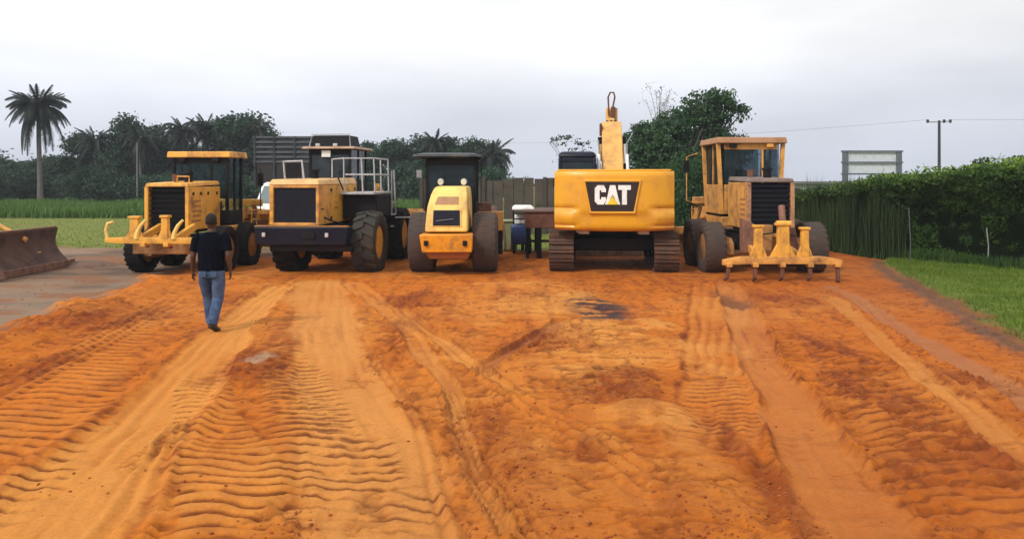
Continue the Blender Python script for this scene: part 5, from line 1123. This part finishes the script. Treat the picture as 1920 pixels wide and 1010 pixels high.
# palms
def frond_mesh(L, droop, lift, wl=.55, n=26, width=.085, seed=0):
    rng = random.Random(seed); V = []; F_ = []; pts = []
    for k in range(n + 1):
        t_ = k / n; pts.append(Vector((0, L * (t_ - .18 * droop * t_ * t_), L * (lift * t_ - droop * t_ ** 2.1))))
    mb = MB(); mb.tube([tuple(p) for p in pts[::3]], [.04 * (1 - .8 * k / (n // 3 + 1)) for k in range(len(pts[::3]))], 4)
    for k in range(2, n + 1):
        t_ = k / n; ll = wl * math.sin(PI * min(1, t_ * .92 + .08)) ** .5 * (1 - .35 * t_); d = (pts[k] - pts[k - 1]).normalized()
        for s_ in (-1, 1):
            tip = pts[k] + Vector((s_ * ll, 0, 0)) * .75 + d * ll * .55 + Vector((0, 0, -ll * rng.uniform(.35, .8))); wv = d * width
            mb.add([pts[k] - wv * .5, pts[k] + wv, tip + wv * .1, tip - wv * .1], [(0, 1, 2, 3)])
    return mb.mesh('frond', LM_PALM)
FR = [frond_mesh(1, .75, .85, .24, 30, .036, 1), frond_mesh(1, 1.05, .62, .24, 30, .036, 2), frond_mesh(1, 1.15, .12, .22, 30, .036, 3), frond_mesh(1, .35, 1.05, .20, 30, .034, 4)]
def palm(px, topy, basez, Y, L, nf, label, trunk_r=.17, seed=3, tilt=.12):
    rng = random.Random(seed); crown_z = WZ(topy, Y) - L * .72
    t = thing('palm_tree', label, 'palm tree', (WX(px, Y), Y, 0), 0, 'palms of the tree line')
    MB().tube([(.18, 0, -.1), (.12, 0, crown_z * .3), (.03, 0, crown_z * .7), (0, 0, crown_z)], [trunk_r * 1.5, trunk_r, trunk_r * .95, trunk_r * .8], 10).build('trunk', mat('palm_bark', (.13, .12, .11), .9, (.07, .065, .06), .5, 6, bump=.3), t, smooth=60)
    MB().lathe([(.01, -.45), (.22, -.3), (.34, 0), (.28, .25), (.05, .4)], (0, 0, crown_z), 'z', 10).build('crown_base', BARK, t)
    for k in range(nf):
        a = k * 2.39996 + rng.uniform(-.2, .2); u = k / nf; typ = 3 if u < .2 else 0 if u < .5 else 1 if u < .82 else 2
        o = link('frond', FR[typ], t, loc=(0, 0, crown_z + .1 - .25 * u), rot=(rng.uniform(-.15, .15) - (.25 if typ == 2 else 0), rng.uniform(-.3, .3), a)); q = L * rng.uniform(.85, 1.1) * (1.25 if typ < 3 else .95); o.scale = (q, q, q)
    return t
palm(72, 168, 0, 66, 2.25, 64, 'tall palm with a full drooping crown standing clear above the left tree line', .19, 3)
palm(345, 222, 0, 79, 2.1, 26, 'left one of the twin low palms above the leftmost grader cab', .15, 5)
palm(388, 214, 0, 79.5, 2.3, 28, 'right one of the twin low palms, next to the broad green-headed tree', .15, 8)
palm(262, 236, 0, 76.5, 1.9, 24, 'low palm rising in front of the tall round-headed tree', .13, 9)
palm(178, 240, 0, 77, 1.9, 24, 'low palm beside the spreading dark tree right of the tall palm', .13, 12)
palm(925, 262, 0, 74, 2.1, 26, 'palm with drooping fronds at the right end of the tree line', .15, 14)
palm(815, 246, 0, 77, 1.7, 22, 'small palm head above the roller canopy', .13, 17)
palm(482, 222, 0, 76.4, 1.6, 20, 'small palm head above the tipper truck', .13, 19)
# thin pale poles in the left field
for px, ty, by, lab in ((257, 268, 384, 'thin pale pole in the field left of the leftmost grader'), (522, 250, 384, None)):
    if lab: Y = 66.; tag(MB().cyl((0, 0, -.1), (0, 0, WZ(ty, Y)), .06, .045, 8).build('field_pole', mat('pale_pole', (.20, .19, .18), .8), None, smooth=40, loc=(WX(px, Y), Y, 0)), lab, 'pole')
# big tree behind the excavator
def z_(py, Y): return WZ(py, Y)
Yb = 42.; q = FPX / Yb; c0 = 1290
def L_(px, py, rx, rz_): return ((px - c0) / q, random.uniform(-.4, .4), WZ(py, Yb), rx / q, rx / q * .8, rz_ / q)
big = tree_mesh(7.2, [L_(1290, 330, 95, 75), L_(1220, 320, 52, 80), L_(1245, 262, 50, 48), L_(1300, 232, 60, 50), L_(1338, 205, 40, 42), L_(1362, 196, 32, 32), L_(1384, 214, 14, 30), L_(1350, 290, 55, 60), L_(1195, 285, 34, 50), L_(1215, 250, 36, 26), L_(1290, 400, 100, 60), L_(1300, 190, 22, 18)],
                1500, 34, .20, .10, LM_MID, 5, .28, .4)
t = thing('large_tree', 'large dense green tree behind the excavator boom and the right grader', 'tree', (WX(c0, Yb), Yb, 0))
link('crown', big[0], t); link('trunk', big[1], t)
# bare wispy tree top and sparse small tree
bt = thing('bare_tree', 'thin leafless tree top left of the large green tree', 'tree', (WX(1235, 46), 46, 0))
mb = MB(); mb.tube([(0, 0, 0), (.1, 0, 3), (.0, 0, 4.8)], [.10, .07, .04], 6)
rr = random.Random(5); tips = []
for k in range(16):
    a = rr.uniform(0, 2 * PI); h0 = rr.uniform(3.6, 4.8); rad = rr.uniform(.3, .9); zt = rr.uniform(5.9, 7.7)
    p0 = (.05, 0, h0); p1 = (math.cos(a) * rad * .5, math.sin(a) * rad * .5, (h0 + zt) / 2 + .2); p2 = (math.cos(a) * rad * 1.1, math.sin(a) * rad, zt); p3 = (math.cos(a) * rad * 1.7, math.sin(a) * rad, zt - rr.uniform(.0, .5))
    mb.tube([p0, p1, p2, p3], [.022, .015, .009, .004], 5); tips += [p2, p3]
    for q_ in range(3):
        f_ = rr.uniform(.2, .9); s0 = [p1[i] * (1 - f_) + p2[i] * f_ for i in range(3)]; mb.tube([tuple(s0), (s0[0] + rr.uniform(-.3, .3), s0[1] + rr.uniform(-.2, .2), s0[2] + .3), (s0[0] + rr.uniform(-.6, .6), s0[1], s0[2] + rr.uniform(.1, .6))], [.009, .006, .003], 4)
mb.build('branches', mat('grey_twig', (.16, .15, .14), .9), bt)
tp = np.array(tips); P = np.concatenate([tp + RNG.normal(size=tp.shape) * .12 for _ in range(5)]); V, F_ = leaves(P, .05); link('leaves', raw('leaves', V, F_, LM_FAR), bt)
st_ = tree_mesh(5, [(-.9, 0, 4.35, .75, .5, .3), (.2, 0, 4.0, .9, .6, .35), (-.2, 0, 3.2, 1.0, .7, .5)], 26, 22, .13, .07, LM_FAR, 9, .06, .6)
place_tree('sparse_tree', st_, (WX(1080, 45), 45, 0), (1, 1, 1.03), 0, 'small sparse tree above the excavator cab roof')
SHM = []
for sd_ in range(2):
    r_ = random.Random(180 + sd_); lobes = [(r_.uniform(-1.8, 1.8), r_.uniform(-.6, .6), r_.uniform(.6, 2.4), r_.uniform(.9, 1.4), 1.0, r_.uniform(.8, 1.3)) for _ in range(9)]
    SHM.append(tree_mesh(3, lobes, 520, 30, .28, .10, LM_MID, 300 + sd_, .07, .4))
# dark bushes behind excavator and grader
for i, (px, ty, Y, sx, lab) in enumerate([(1228, 340, 36, .8, 'dark bush behind the right shoulder of the excavator'), (1288, 306, 31.5, .75, 'dark bush in the gap between excavator and right grader'), (1345, 322, 33, .9, 'dark bush behind the right grader cab'),
                                          (1430, 345, 35, .9, 'dark bush behind the right grader hood'), (968, 332, 60, .6, 'low bush behind the wall, right of the last tree')]):
    o = thing('dense_bush', lab, 'bush', (WX(px, Y), Y, 0), i * 1.7); o.scale = (sx * .62, sx * .6, WZ(ty, Y) / 3.1)
    for nm, me in zip(('crown', 'stem'), SHM[i % 2]): link(nm, me, o)

# ---------------------------------------------------------------- hedge, reeds, grass
hp = np.array([(19.5, 12.5), (16.5, 16.2), (12.9, 20.1), (10.9, 23.2), (9.9, 27.0), (9.3, 33.0), (8.6, 41)]); hL = np.r_[0, np.cumsum(np.hypot(*np.diff(hp, axis=0).T))]
def along(s_): return np.interp(s_, hL, hp[:, 0]), np.interp(s_, hL, hp[:, 1])
def htop(s_):
    base = np.interp(s_, hL, [2.9, 2.75, 2.42, 2.02, 1.72, 1.7, 1.8]); return base + .42 * (fbm(s_ * .9, s_ * 0 + 3, 90, 3) - .5) * 2 * np.interp(s_, hL, [1, 1, 1, .7, .2, .15, .15])
hedge = thing('hedge', 'tall overgrown dark green hedge along the right side of the yard', 'hedge', (12.9, 20.1, 0))
N = 200000; s_ = RNG.uniform(0, hL[-1], N) ; s_ = np.where(RNG.uniform(0, 1, N) < .8, RNG.uniform(0, hL[4], N), s_)
x, y = along(s_); x2, y2 = along(s_ + .05); dx, dy = x2 - x, y2 - y; nn = np.hypot(dx, dy) + 1e-9; nx_, ny_ = -dy / nn, dx / nn       # normal
flip = np.where(nx_ * (0 - x) + ny_ * (0 - y) > 0, 1, -1); nx_ *= flip; ny_ *= flip                                       # towards the yard
ht_ = htop(s_); v = RNG.uniform(0, 1, N) ** .75; z = .08 + v * (ht_ - .08)
bulge = .10 + np.interp(s_, [hL[3] - .5, hL[3] + .6], [1, .15]) * .55 * sst(.45, .85, v) + .35 * (fbm(s_ * 1.5, z * 1.7, 91, 4) - .5) * 2
dep = np.where(v > .93, RNG.uniform(-1.0, 1, N) * .9 + .1, bulge - RNG.uniform(0, 1, N) ** 2 * .5)
hole = fbm(s_ * 2.6, z * 2.8, 93, 3); keep = (hole > .30 - .1 * v) | (v > .9)
P = np.stack([x + nx_ * dep - 12.9, y + ny_ * dep - 20.1, z + np.where(v > .93, RNG.normal(size=N) * .09 + .04, 0)], 1)[keep]
V, F_ = leaves(P, .052, .6); tag(link('foliage', raw('foliage', V, F_, LM_HEDGE), hedge), kind='stuff')
N = 26000; s_ = np.abs(RNG.uniform(0, hL[3] + 1.5, N)); x, y = along(s_); h_ = htop(s_); lump = fbm(s_ * 2.2, s_ * 0 + 1, 99, 3)
P = np.stack([x - 12.9 + RNG.uniform(-.55, .75, N), y - 20.1 + RNG.uniform(-.55, .55, N), h_ + .02 + np.minimum(RNG.exponential(.07, N), .22) * (.4 + 1.6 * lump) - .04], 1)
V, F_ = leaves(P, .048, .5); tag(link('lit_top_leaves', raw('lit_top_leaves', V, F_, leafmat('lit_top_leaf', (.07, .15, .012), (.24, .36, .04))), hedge), kind='stuff')  # lit look of the hedge top put into these leaves' brighter colour
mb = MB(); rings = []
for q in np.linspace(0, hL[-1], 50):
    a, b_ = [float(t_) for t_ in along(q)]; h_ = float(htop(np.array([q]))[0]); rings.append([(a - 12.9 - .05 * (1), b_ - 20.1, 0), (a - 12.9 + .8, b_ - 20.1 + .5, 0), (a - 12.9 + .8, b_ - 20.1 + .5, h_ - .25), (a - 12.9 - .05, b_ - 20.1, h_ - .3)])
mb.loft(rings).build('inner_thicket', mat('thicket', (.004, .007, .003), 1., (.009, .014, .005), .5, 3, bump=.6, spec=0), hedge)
mb = MB()
for k in range(60):
    q = RNG.uniform(0, hL[4]); a, b_ = [float(t_) for t_ in along(q)]; h_ = float(htop(np.array([q]))[0]); l_ = RNG.uniform(.15, .5)
    mb.tube([(a - 12.9, b_ - 20.1, h_ - .3), (a - 12.9 + RNG.normal() * .08, b_ - 20.1, h_ + l_ * .4), (a - 12.9 + RNG.normal() * .22, b_ - 20.1, h_ + l_)], [.012, .008, .004], 4)
tag(mb.build('sprigs', LM_HEDGE, hedge), kind='stuff')
# tall branch tips standing above the hedge
for (px, ty, Y, lab) in ((1826, 296, 20.6, 'leafy shoot sticking up above the middle of the hedge'), (1893, 292, 19.8, 'taller bushy shoot above the hedge near the right edge')):
    o = thing('hedge_shoot', lab, 'shoot', (WX(px, Y + 1.0), Y + 1.0, 0)); h_ = WZ(ty, Y + 1.0); mb = MB(); mb.tube([(0, 0, .1), (.02, 0, 2.0), (.12, 0, h_ - .25), (.3, 0, h_)], [.03, .02, .014, .006], 6); mb.build('stem', BARK, o)
    P = np.stack([RNG.normal(size=420) * .16 + .12, RNG.normal(size=420) * .15, h_ - RNG.uniform(0, .7, 420)], 1); P[:, 0] += (P[:, 2] - h_ + .3) * .6; V, F_ = leaves(P, .05); link('leaves', raw('leaves', V, F_, LM_HEDGE), o)
for (px, by, ty, lab) in ((1706, 494, 395, 'thin grey fence stake in the dark hedge'), (1852, 500, 432, 'pale thin fence stake at the foot of the hedge')):
    gx_, gy_ = G(px, by + 2); Y = gy_; tag(MB().tube([(0, 0, -.1), (.02, 0, .5), (-.03, 0, WZ(ty, Y))], .013, 6).build('fence_stake', mat('pale_stake', (.30, .30, .30), .8) if by == 500 else mat('grey_stake', (.09, .10, .11), .8), None, smooth=40, loc=(gx_, gy_, gz(gx_, gy_))), lab, 'stake')
def blades(name, xs, ys, h, wd, m, label, lean=.35, parent=None, cat='grass', zs=None):
    n_ = len(xs); z = ground_z(xs, ys) - .01 if zs is None else zs; a = RNG.uniform(0, 2 * PI, n_); lx, ly = RNG.normal(size=n_) * lean * h, RNG.normal(size=n_) * lean * h
    hh = h * RNG.uniform(.5, 1.3, n_); ux, uy = np.cos(a) * wd, np.sin(a) * wd
    b0 = np.stack([xs - ux, ys - uy, z], 1); b1 = np.stack([xs + ux, ys + uy, z], 1)
    m0 = np.stack([xs + ux * .7 + lx * .35, ys + uy * .7 + ly * .35, z + hh * .6], 1); m1 = np.stack([xs - ux * .7 + lx * .35, ys - uy * .7 + ly * .35, z + hh * .6], 1); tp_ = np.stack([xs + lx, ys + ly, z + hh], 1)
    V = np.stack([b0, b1, m0, m1, tp_], 1).reshape(-1, 3); k = 5 * np.arange(n_)[:, None]
    F_ = np.concatenate([k + [0, 1, 2], k + [0, 2, 3], k + [3, 2, 4]], 0)
    o = link(name, raw(name, V, F_, m, k=3), parent); return tag(o, label, cat, None, 'stuff')
# verge on the right
N = 190000; yy = RNG.uniform(4, 25, N); xx = RNG.uniform(4.5, 17, N); d_ = fbm(xx * 1.4, yy * 1.4, 95, 3)
keep = (sample(maskg['gm'], xx, yy) > .45) & (RNG.uniform(.0, .75, N) < d_) & (xx < np.interp(yy, hp[:5, 1], hp[:5, 0]) + .3); xx, yy = xx[keep], yy[keep]
blades('verge_grass', xx, yy, .06 * (.5 + fbm(xx * .8, yy * .8, 96, 3)) * 1.3, .008, LM_GRASS, 'short bright green grass on the verge below the hedge')
# mown field on the left, rough weeds behind it
N = 60000; yy = 26.8 + 38 * RNG.uniform(0, 1, N) ** 1.5; xx = RNG.uniform(-1, 1, N) * 30 - 12; k_ = (xx < 3) & (np.abs(xx) < yy * .75) & (sample(maskg['gm'], xx, yy) > .4); xx, yy = xx[k_], yy[k_]
blades('field_grass', xx, yy, .05 + 0 * xx, .02, leafmat('lawn_blade', (.12, .17, .018), (.26, .31, .05)), 'low light green grass of the field behind the left machines')
N = 70000; yy = RNG.uniform(47, 66, N); xx = RNG.uniform(-46, -2, N)
WEED = leafmat('weed_leaf', (.055, .115, .02), (.14, .25, .045))
blades('tall_weeds', xx, yy, .6 * (.5 + fbm(xx * .3, yy * .3, 97, 3)), .05, WEED, 'belt of tall dark green weeds in front of the far tree line', .25, cat='weeds')
# reed wall right of the rightmost grader
N = 16000; q = RNG.uniform(hL[3] - .8, hL[6], N); a, b_ = along(q); xx = a - .35 - RNG.uniform(0, .5, N); yy = b_ - .2 - RNG.uniform(0, .2, N)
blades('tall_reeds', xx, yy, 1.6 * (.55 + .75 * fbm(q * 2, q * 0, 98, 2)), .013, LM_REED, 'dull green tall reeds standing against the hedge right of the tan grader', .06, cat='reeds')
# weeds along the verge edge and hedge foot
N = 9000; q = RNG.uniform(0, hL[4], N); a, b_ = along(q); xx = a - RNG.uniform(0, 1, N) ** 2 * .8 - .1; yy = b_ - RNG.uniform(0, .6, N)
blades('hedge_foot_weeds', xx, yy, .26 + 0 * xx, .012, LM_HEDGE, 'ragged weeds growing at the foot of the hedge', .3, cat='weeds')

# ---------------------------------------------------------------- haze
HZ = 0.0006
if HZ:
    pass
    me = MB().box(-560, 560, -60, 640, -3, 14).mesh('haze', mat('dummy_haze', (1, 1, 1)))
    hm = bpy.data.materials.new('haze_air'); hm.use_nodes = True; n = hm.node_tree; n.nodes.clear()
    o_ = n.nodes.new('ShaderNodeOutputMaterial'); pv = n.nodes.new('ShaderNodeVolumePrincipled'); pv.inputs['Density'].default_value = HZ; pv.inputs['Color'].default_value = (.86, .91, 1, 1)
    n.links.new(pv.outputs[0], o_.inputs['Volume']); me.materials.clear(); me.materials.append(hm)
    tag(link('haze', me), 'thin pale humid air over the whole yard', None, None, 'stuff')
